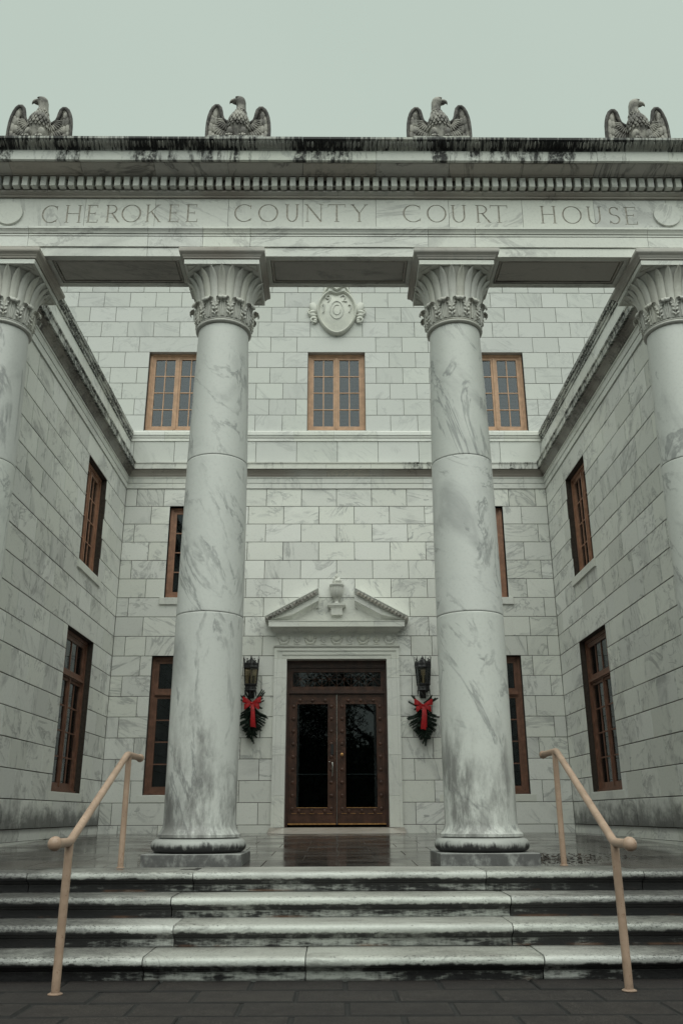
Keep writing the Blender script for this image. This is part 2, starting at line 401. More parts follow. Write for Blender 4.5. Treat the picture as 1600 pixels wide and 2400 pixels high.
def eagle_mat():
    N = NT('eagle_marble'); col, P, f = marble_col(N, light=(.33,.312,.28), var=0, rnd=False, vein=.2, blotch=.3, spots=.3)
    G = N.pos(False)
    k = N.step(N.noise(N.mapping(G, (0,0,0), (6,6,5)), 1, 5, .68), .42, .60)
    col = N.mix(N.math('MULTIPLY', k, .85), col, (.05,.043,.04))
    N.bump(N.noise(G, 45, 4, .65), .004)
    return N.done(col, .6)
M_EAGLE = eagle_mat()
def weathered_eagle_back():
    N = NT('eagle_black_weathering'); G = N.pos(False)
    n = N.noise(G, 14, 5, .65)
    col = N.mix(N.step(n, .42, .7), (.035,.031,.030), (.14,.125,.115)); N.bump(n, .004)
    return N.done(col, .7)
M_EAGLEDK = weathered_eagle_back()
def glass_mat(name, tint, refl_rough=.02, alpha=.5):
    N = NT(name); N.t.nodes.remove(N.p)
    tr = N.n('ShaderNodeBsdfTransparent'); tr.inputs[0].default_value = (*tint, 1)
    gl = N.n('ShaderNodeBsdfGlossy'); gl.inputs['Roughness'].default_value = refl_rough; gl.inputs[0].default_value = (.9,.95,1,1)
    fr = N.n('ShaderNodeFresnel'); fr.inputs[0].default_value = 1.5
    mxs = N.n('ShaderNodeMixShader'); N.l(fr.outputs[0], mxs.inputs[0]); N.l(tr.outputs[0], mxs.inputs[1]); N.l(gl.outputs[0], mxs.inputs[2])
    N.l(mxs.outputs[0], N.out.inputs[0]); return N.m
M_GLASS = glass_mat('window_glass', (.55,.58,.60))
M_LGLASS = glass_mat('lantern_glass', (.86,.82,.74), .12)

# ------------------------------------------------------------------ the place: sizes in metres, z = 0 at the porch floor by the door
W, YB = 4.507, 17.2335          # half width of the court, its back wall
YC = 9.42                       # line of the columns
COLX = (-4.20, -1.435, 1.465, 4.215)
ZG = -.807                      # street pavement
ZP = -.143                      # porch floor at the columns (it falls to the front for drainage)
R_, T_ = .166, .412             # riser, tread
Z0, CO = .1476, .40             # top of base course, height of a course
def zfloor(y):
    if y > 15: return 0
    if y < 8.95: return ZP
    return ZP*(15-y)/(15-8.95)

# ground
m = MB(); m.add([(-400,-400,ZG-.03),(400,-400,ZG-.03),(400,400,ZG-.03),(-400,400,ZG-.03)], [(0,1,2,3)])
tag(part('ground', m.mesh('ground', M_GROUND), None), None, kind='structure')
m = MB(); m.box(-7.2, 7.2, -2.5, 7.3, ZG-.029, ZG-.012)
pave = tag(part('pavement', m.mesh('pavement', M_GROUND), None), None, kind='structure')
PL, PD, g = .668, .395, .009
cache = {}
def shared(key, fn):
    if key not in cache: cache[key] = fn()
    return cache[key]
pmesh = []
for k in range(4):
    q = MB(); q.slab(-PL/2+.008, PL/2-.008, -PD/2+.013, PD/2-.013, 0, .028, .009+.002*k); q.m = [1]*9 + [0]; pmesh.append(q.mesh('paver', [M_PAVER, M_GROUND]))
near, far_ = [], []
for r in range(-10, 5):
    y = 6.64 - PD*(3-r) + PD/2 + .0
    off = (.03 if r % 2 else .03 + PL/2)
    for i in range(-9, 10):
        x = off + i*PL + PL/2
        if abs(x) > 6.8 or y > 7.35: continue
        vis = y > 4.9 and abs(x) < 3.2
        (near if vis else far_).append((x, y))
for x, y in near:
    part('paver', random.choice(pmesh), pave, T(x, y, ZG + random.uniform(-.004, .003), random.uniform(-.006, .006)) @ Euler((random.uniform(-.006,.006), random.uniform(-.004,.004), 0)).to_matrix().to_4x4())
m = MB()
for x, y in far_: m.slab(x-PL/2+g, x+PL/2-g, y-PD/2+g, y+PD/2-g, ZG, .028, .008)
tag(part('pavers', m.mesh('pavers', M_PAVER), pave), None, kind='stuff')

# porch floor: bed and slabs
m = MB(); m.add([(-W-.3, 8.4, ZG), (W+.3, 8.4, ZG), (W+.3, YB+.3, ZG), (-W-.3, YB+.3, ZG)] + [(sx*(W+.3), y, zfloor(y)-.006) for y in (8.45, 8.95, 15, YB+.3) for sx in (-1, 1)],
   [(4,5,7,6), (6,7,9,8), (8,9,11,10), (0,1,5,4)])
porch = tag(part('porch_floor', m.mesh('porch_floor', M_MORTAR), None), None, kind='structure')
SX, ys = .76, [8.47, 8.95]
while ys[-1] < YB - .5: ys.append(ys[-1] + (15-8.95)/8)
ys.append(YB + .02)
for r in range(len(ys)-1):
    y0, y1 = ys[r], ys[r+1]; sh = 0 if r % 2 else SX/2
    for i in range(-7, 7):
        x0, x1 = max(-W-.05, i*SX+sh), min(W+.05, (i+1)*SX+sh)
        if x1 - x0 < .08: continue
        q = MB(); cy = (y0+y1)/2; cx = (x0+x1)/2
        q.slab(x0-cx+.003, x1-cx-.003, y0-cy+.003, y1-cy-.003, lambda y, cy=cy: zfloor(y+cy+ (1e-6)), .03, .002)
        part('floor_slab', q.mesh('floor_slab', M_FLOOR), porch, T(cx, cy, random.uniform(-.0008, .0008)))

# ------------------------------------------------------------------ walls of cut stone
def proj_px(p):
    d = Vector(p) - CAM; k = d.dot(fw)
    return (800 + F_PX*d.dot(rt2)/k, 1200 - F_PX*d.dot(up2)/k) if k > .1 else (-9999, -9999)
def stone_wall(thing_, rows, openings, u0, u1, M, mat, depth=.16, limit=300, core_t=.34, matfn=None, core_top=None, wallname='wall', label=None):
    """rows: (z0, z1, [joint u ...]); openings: (u0,u1,z0,z1). Local frame: x along the wall, -y outwards, z up."""
    zb, zt = rows[0][0], core_top or rows[-1][1]
    core = MB(); us = sorted({u0, u1, *[o[0] for o in openings if u0 < o[0] < u1], *[o[1] for o in openings if u0 < o[1] < u1]})
    for a, b in zip(us[:-1], us[1:]):
        zs = [zb]
        for o in sorted(openings, key=lambda o: o[2]):
            if o[0] < b - 1e-5 and o[1] > a + 1e-5: zs += [o[2], o[3]]
        zs.append(zt)
        for k in range(0, len(zs), 2):
            if zs[k+1] - zs[k] > .01: core.box(a+.0005, b-.0005, .009, core_t, zs[k], zs[k+1])
    cw = part(wallname, core.mesh(wallname, M_MORTAR), thing_, M, label)
    pieces = []
    for ri, (z0, z1, joints) in enumerate(rows):
        cuts = [u0] + sorted(j for j in joints if u0 + .12 < j < u1 - .12) + [u1]
        segs = [(a, b, z0, z1) for a, b in zip(cuts[:-1], cuts[1:])]
        for o in openings:
            if o[3] <= z0 + .02 or o[2] >= z1 - .02:
                if abs(o[3] - z0) < .03:       # one long lintel stone over the opening
                    a_, b_ = o[0] - .15, o[1] + .15; new = []; lo, hi = a_, b_
                    keep = [s for s in segs if s[1] <= a_ or s[0] >= b_]
                    cross = [s for s in segs if not (s[1] <= a_ or s[0] >= b_)]
                    for s in cross:
                        if s[0] < a_ - .2: new.append((s[0], a_, z0, z1))
                        elif s[0] < a_: lo = s[0]
                        if s[1] > b_ + .2: new.append((b_, s[1], z0, z1))
                        elif s[1] > b_: hi = s[1]
                    segs = keep + new + [(max(lo, u0), min(hi, u1), z0, z1)]
                continue
            new = []
            for s in segs:
                if s[1] <= o[0] + .001 or s[0] >= o[1] - .001: new.append(s); continue
                if s[0] < o[0] - .05: new.append((s[0], o[0], s[2], s[3]))
                if s[1] > o[1] + .05: new.append((o[1], s[1], s[2], s[3]))
                if o[3] < s[3] - .03: new.append((max(s[0], o[0]), min(s[1], o[1]), o[3], s[3]))
                if o[2] > s[2] + .03: new.append((max(s[0], o[0]), min(s[1], o[1]), s[2], o[2]))
            segs = new
        segs.sort(); out_ = []
        for s in segs:                          # no slivers
            if out_ and s[1]-s[0] < .17 and abs(out_[-1][1]-s[0]) < .002 and out_[-1][2:] == s[2:]: out_[-1] = (out_[-1][0], s[1], *s[2:])
            elif out_ and out_[-1][1]-out_[-1][0] < .17 and abs(out_[-1][1]-s[0]) < .002 and out_[-1][2:] == s[2:]: out_[-1] = (out_[-1][0], s[1], *s[2:])
            else: out_.append(s)
        pieces += out_
    def size(s):
        c = M @ Vector(((s[0]+s[1])/2, 0, (s[2]+s[3])/2)); px, py = proj_px(c)
        a = proj_px(M @ Vector((s[0], 0, s[2]))); b = proj_px(M @ Vector((s[1], 0, s[3])))
        seen = -30 < px < 1630 and py > 640
        if M[0][0] > .5 and seen:                # the back wall behind the columns and the door
            for cx in (-1.435, 1.465):
                e0 = proj_px((cx-.33, YC, c.z*.5))[0]; e1 = proj_px((cx+.33, YC, c.z*.5))[0]
                if e0 < a[0] and b[0] < e1: seen = False
        return (abs((b[0]-a[0])*(b[1]-a[1])) if seen else 0)
    pieces.sort(key=size, reverse=True)
    rest = MB(); J = .0040 if mat is M_WALLUP else (.0050 if mat is M_WALL else .0062)
    for i, (a, b, z0, z1) in enumerate(pieces):
        mt = mat if matfn is None else matfn(z0)
        if i < limit and size((a, b, z0, z1)) > 0:
            key = ('blk', round(b-a, 3), round(z1-z0, 3), depth, mt.name)
            def mk():
                q = MB(); q.block(-(b-a)/2+J, (b-a)/2-J, 0, depth, -(z1-z0)/2+J, (z1-z0)/2-J, .004); return q.mesh('stone_block', mt)
            part('stone_block', shared(key, mk), cw, M @ T((a+b)/2, random.uniform(-.002, .002), (z0+z1)/2))
        else:
            rest.block(a+J, b-J, 0, depth, z0+J, z1-J, .004)
    if rest.v: tag(part('stone_blocks', rest.mesh('stone_blocks', mat), cw, M), None, kind='stuff')
    return cw

# ------------------------------------------------------------------ windows
def window(parent, M, u, z0, z1, wd, lights, transom=None, blinds=False, sill=None, rec=.11):
    paint = M_COPPER3 if blinds else (M_COPPER if transom else M_COPPER2)      # paint tone lightens with each storey up
    """a pair of casements, each two panes wide and four high, with or without a transom light"""
    fr = MB(); a, b = u - wd/2, u + wd/2; fw_ = .055
    y0, y1 = rec, rec + .10
    def frame(m, a, b, z0, z1, t, y0, y1, tb=None):
        tb = tb or t
        m.box(a, a+t, y0, y1, z0, z1); m.box(b-t, b, y0, y1, z0, z1)
        m.box(a+t+.0004, b-t-.0004, y0, y1, z0, z0+tb); m.box(a+t+.0004, b-t-.0004, y0, y1, z1-t, z1)
    frame(fr, a+.002, b-.002, z0+.002, z1-.002, fw_, y0, y1)
    frame(fr, a+fw_+.001, b-fw_-.001, z0+fw_+.001, z1-fw_-.001, .03, y0+.022, y1+.01)
    fr.box(a+.004, b-.004, y0-.03, y0-.001, z0+.004, z0+.035)
    f = part('window', fr.mesh('window', paint), parent, M)
    ia, ib = a + fw_ + .031, b - fw_ - .031; iz0, iz1 = z0 + fw_ + .031, z1 - fw_ - .031
    top = iz1
    def leaf(a, b, z0, z1, nx, nz, t=.045):
        s = MB(); yy0, yy1 = y0 + .03, y0 + .075
        frame(s, a+.001, b-.001, z0+.001, z1-.001, t, yy0, yy1, t*1.5)
        px = (b-a-2*t)/nx; z0_ = z0 + t*1.5; pz = (z1-t-z0_)/nz; mw = .011
        for i in range(1, nx): s.box(a+t+i*px-mw, a+t+i*px+mw, yy0+.008, yy1-.004, z0_+.0005, z1-t-.0005)
        for k in range(1, nz): s.box(a+t+.0005, b-t-.0005, yy0+.010, yy1-.006, z0_+k*pz-mw, z0_+k*pz+mw)
        so_ = part('sash', s.mesh('sash', paint), f, M)
        for i in range(nx):
            for k in range(nz):
                def mk():
                    q = MB(); q.box(-px/2, px/2, -.002, .002, -pz/2, pz/2); return q.mesh('pane', M_GLASS)
                # panes sit a hair out of true, as old glazing does
                Mp = M @ T(a+t+(i+.5)*px, yy0+.026, z0_+(k+.5)*pz) @ Euler((random.uniform(-.004,.004), 0, random.uniform(-.004,.004))).to_matrix().to_4x4()
                part('pane', shared(('pane', round(px,3), round(pz,3)), mk), f, Mp)
    if transom:
        leaf(ia, ib, transom+.045, iz1, 4, 1)
        s = MB(); s.box(ia, ib, y0+.004, y1, transom-.035, transom+.044); s.box(ia+.001, ib-.001, y0-.018, y0+.0035, transom-.012, transom+.028)
        part('transom_bar', s.mesh('transom_bar', paint), f, M)
        top = transom - .036
    s = MB(); s.box(u-.024, u+.024, y0+.012, y1, iz0, top); part('mullion', s.mesh('mullion', paint), f, M)
    leaf(ia, u-.0245, iz0, top, 2, 4); leaf(u+.0245, ib, iz0, top, 2, 4)
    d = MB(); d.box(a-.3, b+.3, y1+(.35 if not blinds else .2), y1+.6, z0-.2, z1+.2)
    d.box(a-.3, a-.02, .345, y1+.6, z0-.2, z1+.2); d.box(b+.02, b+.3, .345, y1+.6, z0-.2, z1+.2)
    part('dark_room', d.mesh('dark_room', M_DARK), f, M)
    if blinds:
        s = MB(); z = iz0 + .01
        while z < iz1:
            s.add([(ia, y1+.03, z), (ib, y1+.03, z), (ib, y1+.052, z+.022), (ia, y1+.052, z+.022), (ia, y1+.031, z+.002), (ib, y1+.031, z+.002), (ib, y1+.053, z+.024), (ia, y1+.053, z+.024)],
                  [(0,1,2,3), (4,7,6,5), (0,4,5,1), (2,6,7,3), (0,3,7,4), (1,5,6,2)])
            z += .034
        tag(part('blind', s.mesh('blind', M_BLIND), f, M), None, kind='stuff')
    if sill:
        s = MB(); sw, sz, so2 = sill
        s.block(u-sw/2, u+sw/2, -so2, rec-.031, z0-sz+.004, z0-.001, .006); part('sill', s.mesh('sill', M_TRIM), f, M)
    return f

# profiles (stand-out, height)
CARCH = [(-.02,6.9496),(.022,6.9496),(.022,7.062),(.006,7.063),(.006,7.071),(.032,7.0715),(.032,7.178),(.048,7.184),(.050,7.205),(-.02,7.208)]
CBED = [(-.02,7.2085),(.036,7.2085),(.040,7.222),(.056,7.235),(.066,7.262),(.094,7.295),(.128,7.318),(.142,7.326),(.144,7.346),(-.02,7.349)]
CCOR = [(-.02,7.3495),(.168,7.3495),(.176,7.343),(.186,7.343),(.186,7.452),(.200,7.460),(.205,7.488),(.190,7.496),(-.02,7.555)]
BELT = [(-.02,8.064),(.020,8.066),(.020,8.125),(.006,8.126),(.006,8.134),(.03,8.135),(.042,8.165),(.045,8.185),(.030,8.186),(.030,8.193),(.060,8.194),(.062,8.27),(.054,8.29),(-.02,8.305)]
def run_of(parent, name, prof, u0, u1, step, M, mat, m0, m1, off=0):
    cuts = [u0]; x = u0 + step*(.6 + off)
    while x < u1 - step*.35: cuts.append(x); x += step*random.uniform(.94, 1.06)
    cuts.append(u1)
    for a, b in zip(cuts[:-1], cuts[1:]):
        q = MB(); q.extr(prof, a + (.002 if a > u0 else 0), b - (.002 if b < u1 else 0), m0 if a == u0 else 0, m1 if b == u1 else 0)
        o = part(name, q.mesh(name, mat), parent, M @ T(0, random.uniform(-.0015, .0015), random.uniform(-.001, .001)))

# --- main building
MBK = T(0, YB, 0)
house = thing('court_house', 'white marble court house block with upper row of brown windows behind the columns', 'building', T(0, YB, 0))
ops = []
for s in (-1, 1):
    ops += [(s*2.89-.815, s*2.89+.815, .69, Z0+8*CO), (s*2.905-.64, s*2.905+.64, Z0+11*CO, Z0+16*CO), (s*3.6-.645, s*3.6+.645, 8.336, 10.296)]
ops += [(-.645, .645, 8.336, 10.296), (-1.19, 1.19, 0, 3.40)]
rows = [(-.02, Z0, [.37+.75*k for k in range(-7, 7)])]
for k in range(17):
    ph = 0 if (16-k) % 2 == 0 else .375
    js = [ph + .75*i for i in range(-4, 5)] + [s*(4.27 if ph == 0 else 3.94) for s in (-1, 1)]
    rows.append((Z0+k*CO, Z0+(k+1)*CO, js))
low = stone_wall(house, rows, ops, -W, W, MBK, M_WALL, core_top=7.0, limit=205)
rows = [(7.5, 8.068, [.02+.89*k for k in range(-10, 11)])]
z = 8.306; k = 0
rows.append((8.068, 8.306, []))
while z < 12.9:
    ph = .3 if k % 2 else 0
    rows.append((z, z+.3966, [ph+.6*i for i in range(-13, 14)])); z += .3966; k += 1
upw = stone_wall(house, rows, ops, -8.2, 8.2, MBK, M_WALLUP, limit=300, wallname='upper_wall')
run_of(house, 'cornice_architrave', CARCH, -W, W, 1.1, MBK, M_TRIM, 1, 1, .3)
run_of(house, 'cornice_bed_moulding', CBED, -W, W, .93, MBK, M_BED, 1, 1)
run_of(house, 'cornice_block', CCOR, -W, W, .93, MBK, M_CORONAB, 1, 1)
run_of(house, 'belt_course_block', BELT, -W, W, .93, MBK, M_TRIM, 1, 1, .2)
for s in (-1, 1):
    window(house, MBK, s*2.89, .69, Z0+8*CO, 1.63, 4, transom=2.60, sill=(1.86, .142, .004))
    window(house, MBK, s*2.905, Z0+11*CO, Z0+16*CO, 1.28, 4, sill=(1.46, .15, .035))
    window(house, MBK, s*3.6, 8.336, 10.296, 1.29, 4, blinds=True)
window(house, MBK, 0, 8.336, 10.296, 1.29, 4, blinds=True)
m = MB(); m.extr([(-.02,z),(.1,z),(.12,z+.1),(.3,z+.2),(.3,z+.34),(.36,z+.42),(.36,z+.46),(-.4,z+.5),(-.4,z)], -8.3, 8.3)
part('top_cornice', m.mesh('top_cornice', M_BED), house, MBK)
m = MB(); m.box(-8.2, 8.2, .36, 9, z-.05, z+.05); part('roof', m.mesh('roof', M_ROOF), house, MBK)
m = MB(); m.box(-8.2, 8.2, 8.8, 9, 0, z-.06); m.box(-8.2, -8.0, .4, 8.79, 0, z-.06); m.box(8.0, 8.2, .4, 8.79, 0, z-.06);
part('rear_wall', m.mesh('rear_wall', M_WALLUP), house, MBK)

# --- the two wings
YF = 9.16
for s in (-1, 1):
    nm = 'left' if s < 0 else 'right'
    wing = thing('court_house_wing', f'white marble side wing with brown windows along the {nm} of the court', 'building wing', T(s*W, YF, 0), 'court house wings')
    Mw = T(-W, 0, 0, PI/2) if s < 0 else T(W, 0, 0, -PI/2)
    U = (lambda y: y) if s < 0 else (lambda y: -y)
    def rng(y0, y1): a, b = U(y0), U(y1); return (min(a, b), max(a, b))
    ops = [(*rng(14.22, 15.85), .69, Z0+8*CO), (*rng(14.44, 15.72), Z0+11*CO, Z0+16*CO)]
    a, b = rng(YF, YB)
    rows = [(-.02, Z0, [U(9.4+.9*k) for k in range(9)])]
    for k in range(17):
        ph = 12.22 if k % 2 == 0 else 11.854
        rows.append((Z0+k*CO, Z0+(k+1)*CO, [U(ph+.71*i) for i in range(-5, 9)]))
    stone_wall(wing, rows, ops, a, b, Mw, M_WING, core_top=7.0)
    stone_wall(wing, [(7.5, 8.068, [U(9.5+.93*k) for k in range(9)])], [], a, b, Mw, M_WALL, wallname='parapet', core_top=8.27)
    mi = (1 if s > 0 else 0, 1 if s < 0 else 0)
    run_of(wing, 'cornice_architrave', CARCH, *rng(9.757, YB), 1.1, Mw, M_TRIM, *mi, .3)
    run_of(wing, 'cornice_bed_moulding', CBED, *rng(9.757, YB), .93, Mw, M_WCORN, *mi)
    run_of(wing, 'cornice_block', CCOR, *rng(9.757, YB), .93, Mw, M_CORONAW, *mi)
    cap = BELT[:-1] + [(.03, 8.322), (-.42, 8.322), (-.42, 8.20), (-.02, 8.19)]
    run_of(wing, 'parapet_cap', cap, *rng(9.757, YB), .93, Mw, M_CAP, 1 if s > 0 else 0, 1 if s < 0 else 0, .3)
    ft = MB(); ft.box(*rng(8.5, YB-.03), -.012, .3, -.25, -.021); part('footing', ft.mesh('footing', M_TRIM), wing, Mw)
    window(wing, Mw, U(15.035), .69, Z0+8*CO, 1.63, 4, transom=2.60, sill=(1.86, .142, .004))
    window(wing, Mw, U(15.08), Z0+11*CO, Z0+16*CO, 1.28, 4, sill=(1.46, .15, .035))
    # street front of the wing, out of the picture to the side
    Mf = T(s*6.2, YF, 0)
    rws = [(ZG, -.02, [.5*k for k in range(-3, 4)])] + [(Z0+k*CO if k >= 0 else -.02, Z0+(k+1)*CO if k >= 0 else Z0, [(.2 if k % 2 else -.15)+.75*i for i in range(-3, 4)]) for k in range(-1, 17)]
    stone_wall(wing, rws, [], -1.69 if s > 0 else -1.8, 1.8 if s > 0 else 1.69, Mf, M_WALL, wallname='front_wall', limit=0)
    m = MB(); m.box(W+.36 if s > 0 else -8, 8 if s > 0 else -W-.36, YF+.36, YB-.01, 7.6, 7.7); part('roof', m.mesh('roof', M_ROOF), wing)
    m = MB(); x_ = 8 if s > 0 else -8.2; m.box(x_, x_+.2, YF+.36, YB-.01, ZG, 7.59); part('outer_wall', m.mesh('outer_wall', M_WALL), wing)

# ------------------------------------------------------------------ front steps
steps = thing('front_steps', 'four worn white marble steps with rounded nosings and black stains', 'steps', T(0, 8.2, ZG))
def nosing(bottom):
    # y measured forward (-) from the riser line, z from the tread top
    P = [(.22, 0)]
    P += [(-.035 - .041*math.sin(PI*t/10), -.040 + .040*math.cos(PI*t/10)) for t in range(0, 11)]
    P += [(-.022, -.082), (-.020, -.090), (-.016, -.097), (-.008, -.101), (.001, -.103), (.004, -.110), (.004, bottom), (.22, bottom)]
    return P
sj = [(-1.294, 1.293, 2.689, -2.75), (-1.402, 1.421, 2.9, -3.0), (-1.30, 1.343, -2.8, 2.85), (-1.44, -.259, 1.481, -2.9, 2.95)]
for k in range(4):
    yk, zk = 8.26 - k*T_, ZP - k*R_
    cuts = [-5.6] + sorted(sj[k]) + [5.6]
    for a, b in zip(cuts[:-1], cuts[1:]):
        pr = nosing(-R_ + .002 if k < 3 else -R_ - .02); back = .62
        q = MB(); prof = [(-y if y < .2 else -back, z) for y, z in pr]
        n = max(2, int((b-a)/.06)); half = (b-a)/2 - .004
        ring = []
        for i in range(n+1):
            x = -half + 2*half*i/n; e = min(x+half, half-x)
            rd = .006*max(0, 1 - e/.012)
            wob = .003*math.sin(x*2.1+k*3+a) + .002*math.sin(x*7.3+a*5) + random.uniform(-.0011, .0011)
            ring.append([(x, -(o + (wob-rd if o > -.1 else 0)), zz + (.6*wob-rd if zz > -.03 and o > -.1 else 0)) for o, zz in prof])
        q.rings(ring)
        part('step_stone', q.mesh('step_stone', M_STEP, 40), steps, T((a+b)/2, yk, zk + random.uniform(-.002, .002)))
m = MB()
for k in range(4): m.box(-5.55, 5.55, 8.26 - k*T_ + .03, 8.9, ZG, ZP - k*R_ - .03)
part('step_bed', m.mesh('step_bed', M_MORTAR), steps)

# ------------------------------------------------------------------ columns
def shaft_r(z):
    K = [(.14,.372),(.35,.371),(1.5,.373),(2.46,.371),(3.4,.364),(4.3,.353),(5.2,.334),(6.02,.310),(6.1,.308)]
    for (a, ra), (b, rb) in zip(K[:-1], K[1:]):
        if z <= b:
            t = max(0, (z-a)/(b-a)); return ra + (rb-ra)*t
    return K[-1][1]
def make_column():
    col = thing('column', '', 'column', T(0, 0, ZP))
    b = MB(); c = .006
    b.rings([[(x*(.485-d), y*(.485-d), z) for x, y in ((-1,-1),(1,-1),(1,1),(-1,1))] for z, d in ((ZP-.01,0),(-.037,0),(-.029,.008))])
    part('plinth', b.mesh('plinth', M_BASE), col, Matrix.Identity(4))
    b = MB(); pr = [(.40,-.031)] + [(.408 + .075*math.sin(PI*t/14), .0385 - .0665*math.cos(PI*t/14)) for t in range(15)] + [(.395,.108),(.395,.114)]
    b.lathe(pr, 64); part('torus', b.mesh('torus', M_BASE, 40), col, Matrix.Identity(4))
    zs = [(.1145, 2.40), (2.40, 4.245), (4.245, 6.012)]
    for i, (a, e) in enumerate(zs):
        d = MB(); pr = []
        if i == 0:
            pr = [(.418,.1145),(.424,.117),(.424,.143),(.416,.147)] + [(.372+.042*(1-t)**2.2, .147+.11*t) for t in (.12,.25,.4,.55,.7,.85,1)]
            st = .26
        else:
            pr = [(shaft_r(a)-.012, a+.0035), (shaft_r(a)-.003, a+.0035), (shaft_r(a), a+.008)]; st = a + .02
        n = 14
        pr += [(shaft_r(st+(e-.02-st)*k/n), st+(e-.02-st)*k/n) for k in range(n+1)]
        pr += [(shaft_r(e), e-.008), (shaft_r(e)-.003, e-.0035), (shaft_r(e)-.012, e-.0035)]
        d.lathe(pr, 64); part('shaft_drum', d.mesh('shaft_drum', M_SHAFT, 35), col, Matrix.Identity(4))
    j = MB(); j.lathe([(.355,2.39),(.355,2.41)], 48); j.lathe([(.336,4.235),(.336,4.255)], 48); part('drum_joint', j.mesh('drum_joint', M_JOINT, 60), col, Matrix.Identity(4))
    # capital: neck rings, bell, tall water leaves over a row of acanthus, square abacus
    bell_pts = [(.314,6.085),(.318,6.2),(.322,6.32),(.328,6.42),(.340,6.51),(.360,6.59),(.388,6.65),(.418,6.70),(.438,6.73),(.445,6.742)]
    def bell_r(z):
        for (ra, a), (rb, b_) in zip(bell_pts[:-1], bell_pts[1:]):
            if z <= b_: return ra + (rb-ra)*max(0, z-a)/(b_-a)
        return bell_pts[-1][0]
    d = MB(); d.lathe([(.30,6.012),(.325,6.013)] + [(.322+.026*math.sin(PI*t/8), 6.034-.02*math.cos(PI*t/8)) for t in range(9)] + [(.322,6.056)] + [(.320+.017*math.sin(PI*t/6), 6.069-.011*math.cos(PI*t/6)) for t in range(7)] + [(.314,6.085)] + bell_pts + [(.30,6.7425)], 64)
    cap = part('capital', d.mesh('capital', M_CAPIT, 45), col, Matrix.Identity(4))
    # tall leaf
    lf = MB(); N_ = 22; da = PI/N_; P = []; Q = []
    for i in range(15):
        t = i/14; z = 6.20 + .535*t; r = bell_r(z) + .008 + .010*t + (.008*(t-.86)/.14 if t > .86 else 0)
        wa = da*(.97 if t < .62 else .97*max(.16, 1-((t-.62)/.38)**2.4*.80))
        row = []
        for u in (-1, -.8, -.45, -.12, 0, .12, .45, .8, 1):
            bulge = .020*(1-abs(u)**2.2)*(.6+.6*t) - (.004*t if abs(u) < .05 else 0)
            a = u*wa; rr = r + bulge
            row.append((rr*math.cos(a), rr*math.sin(a), z - (.010*(t > .93))*abs(u)))
        P.append(row)
    lf.grid(P)
    lf.add([P[-1][k] for k in range(9)] + [(bell_r(6.735)*math.cos(u*da*.3), bell_r(6.735)*math.sin(u*da*.3), 6.735) for u in (-1,-.8,-.45,-.12,0,.12,.45,.8,1)], [(k, k+1, 10+k, 9+k) for k in range(8)])
    lm = lf.mesh('leaf', M_CAPIT, 50)
    for k in range(N_): part('leaf', lm, cap, T(0,0,0, -PI/2 + (k)*2*PI/N_))
    # acanthus leaf: stem, paired lobes, curled tip
    ac = MB(); P = []
    path = [(.322,6.086),(.332,6.12),(.338,6.16),(.342,6.20),(.346,6.24),(.352,6.275),(.362,6.305),(.384,6.326),(.412,6.328),(.428,6.308),(.424,6.286),(.410,6.278)]
    for i, (r, z) in enumerate(path):
        t = i/(len(path)-1); hw = (.072 + .014*math.sin(t*PI*1.2))*(1 if t < .55 else 1 - .50*((t-.55)/.45)); hw *= 1 + .13*math.sin(t*23)
        row = []
        for u in (-1,-.75,-.5,-.25,-.08,0,.08,.25,.5,.75,1):
            rr = r + .012*math.cos(u*PI*2.5)*(.4 if t > .6 else 1) + .010*(1-u*u)
            row.append((rr, u*hw, z))
        P.append(row)
    ac.grid(P)
    for sgn in (-1, 1):
        for (r, y, z, s_) in ((.352,.066,6.135,.020),(.355,.072,6.185,.021),(.358,.066,6.235,.019),(.362,.05,6.275,.016)):
            Mx = Euler((sgn*.7, -.2, 0)).to_matrix(); ac.ell((r, sgn*y, z), (.014, s_*.75, s_*1.25), Mx, 8, 5)
    for q in (-.022, .022): ac.tube([(.345, q*.6, 6.09), (.362, q, 6.2), (.372, q*.8, 6.28), (.39, q*.5, 6.318)], [.006,.008,.008,.005], 6)
    am = ac.mesh('acanthus_leaf', M_CAPIT, 60)
    st = MB(); st.tube([(.325,0,6.09),(.335,0,6.18),(.345,0,6.27),(.352,0,6.33)], [.012,.012,.014,.006], 8); st.ell((.34,0,6.12),(.016,.022,.02))
    sm = st.mesh('stem', M_CAPIT, 60)
    for k in range(12):
        a = -PI/2 + k*PI/6 + .06
        part('acanthus_leaf', am, cap, T(0,0,0,a)); part('stem', sm, cap, T(0,0,0,a+PI/12))
    ab = MB(); sq = lambda h, z: [(x*h, y*h, z) for x, y in ((-1,-1),(1,-1),(1,1),(-1,1))]
    ab.rings([sq(.462,6.746), sq(.463,6.806), sq(.458,6.809)]); part('abacus_tile', ab.mesh('abacus_tile', M_TRIM), cap, Matrix.Identity(4)); ab = MB()
    ab.rings([sq(.440,6.8095), sq(.440,6.818), sq(.474,6.821), sq(.478,6.838), sq(.486,6.846), sq(.494,6.862), sq(.510,6.876), sq(.522,6.886), sq(.528,6.90), sq(.528,6.935), sq(.520,6.9485)])
    abo = part('abacus', ab.mesh('abacus', M_BED), cap, Matrix.Identity(4))
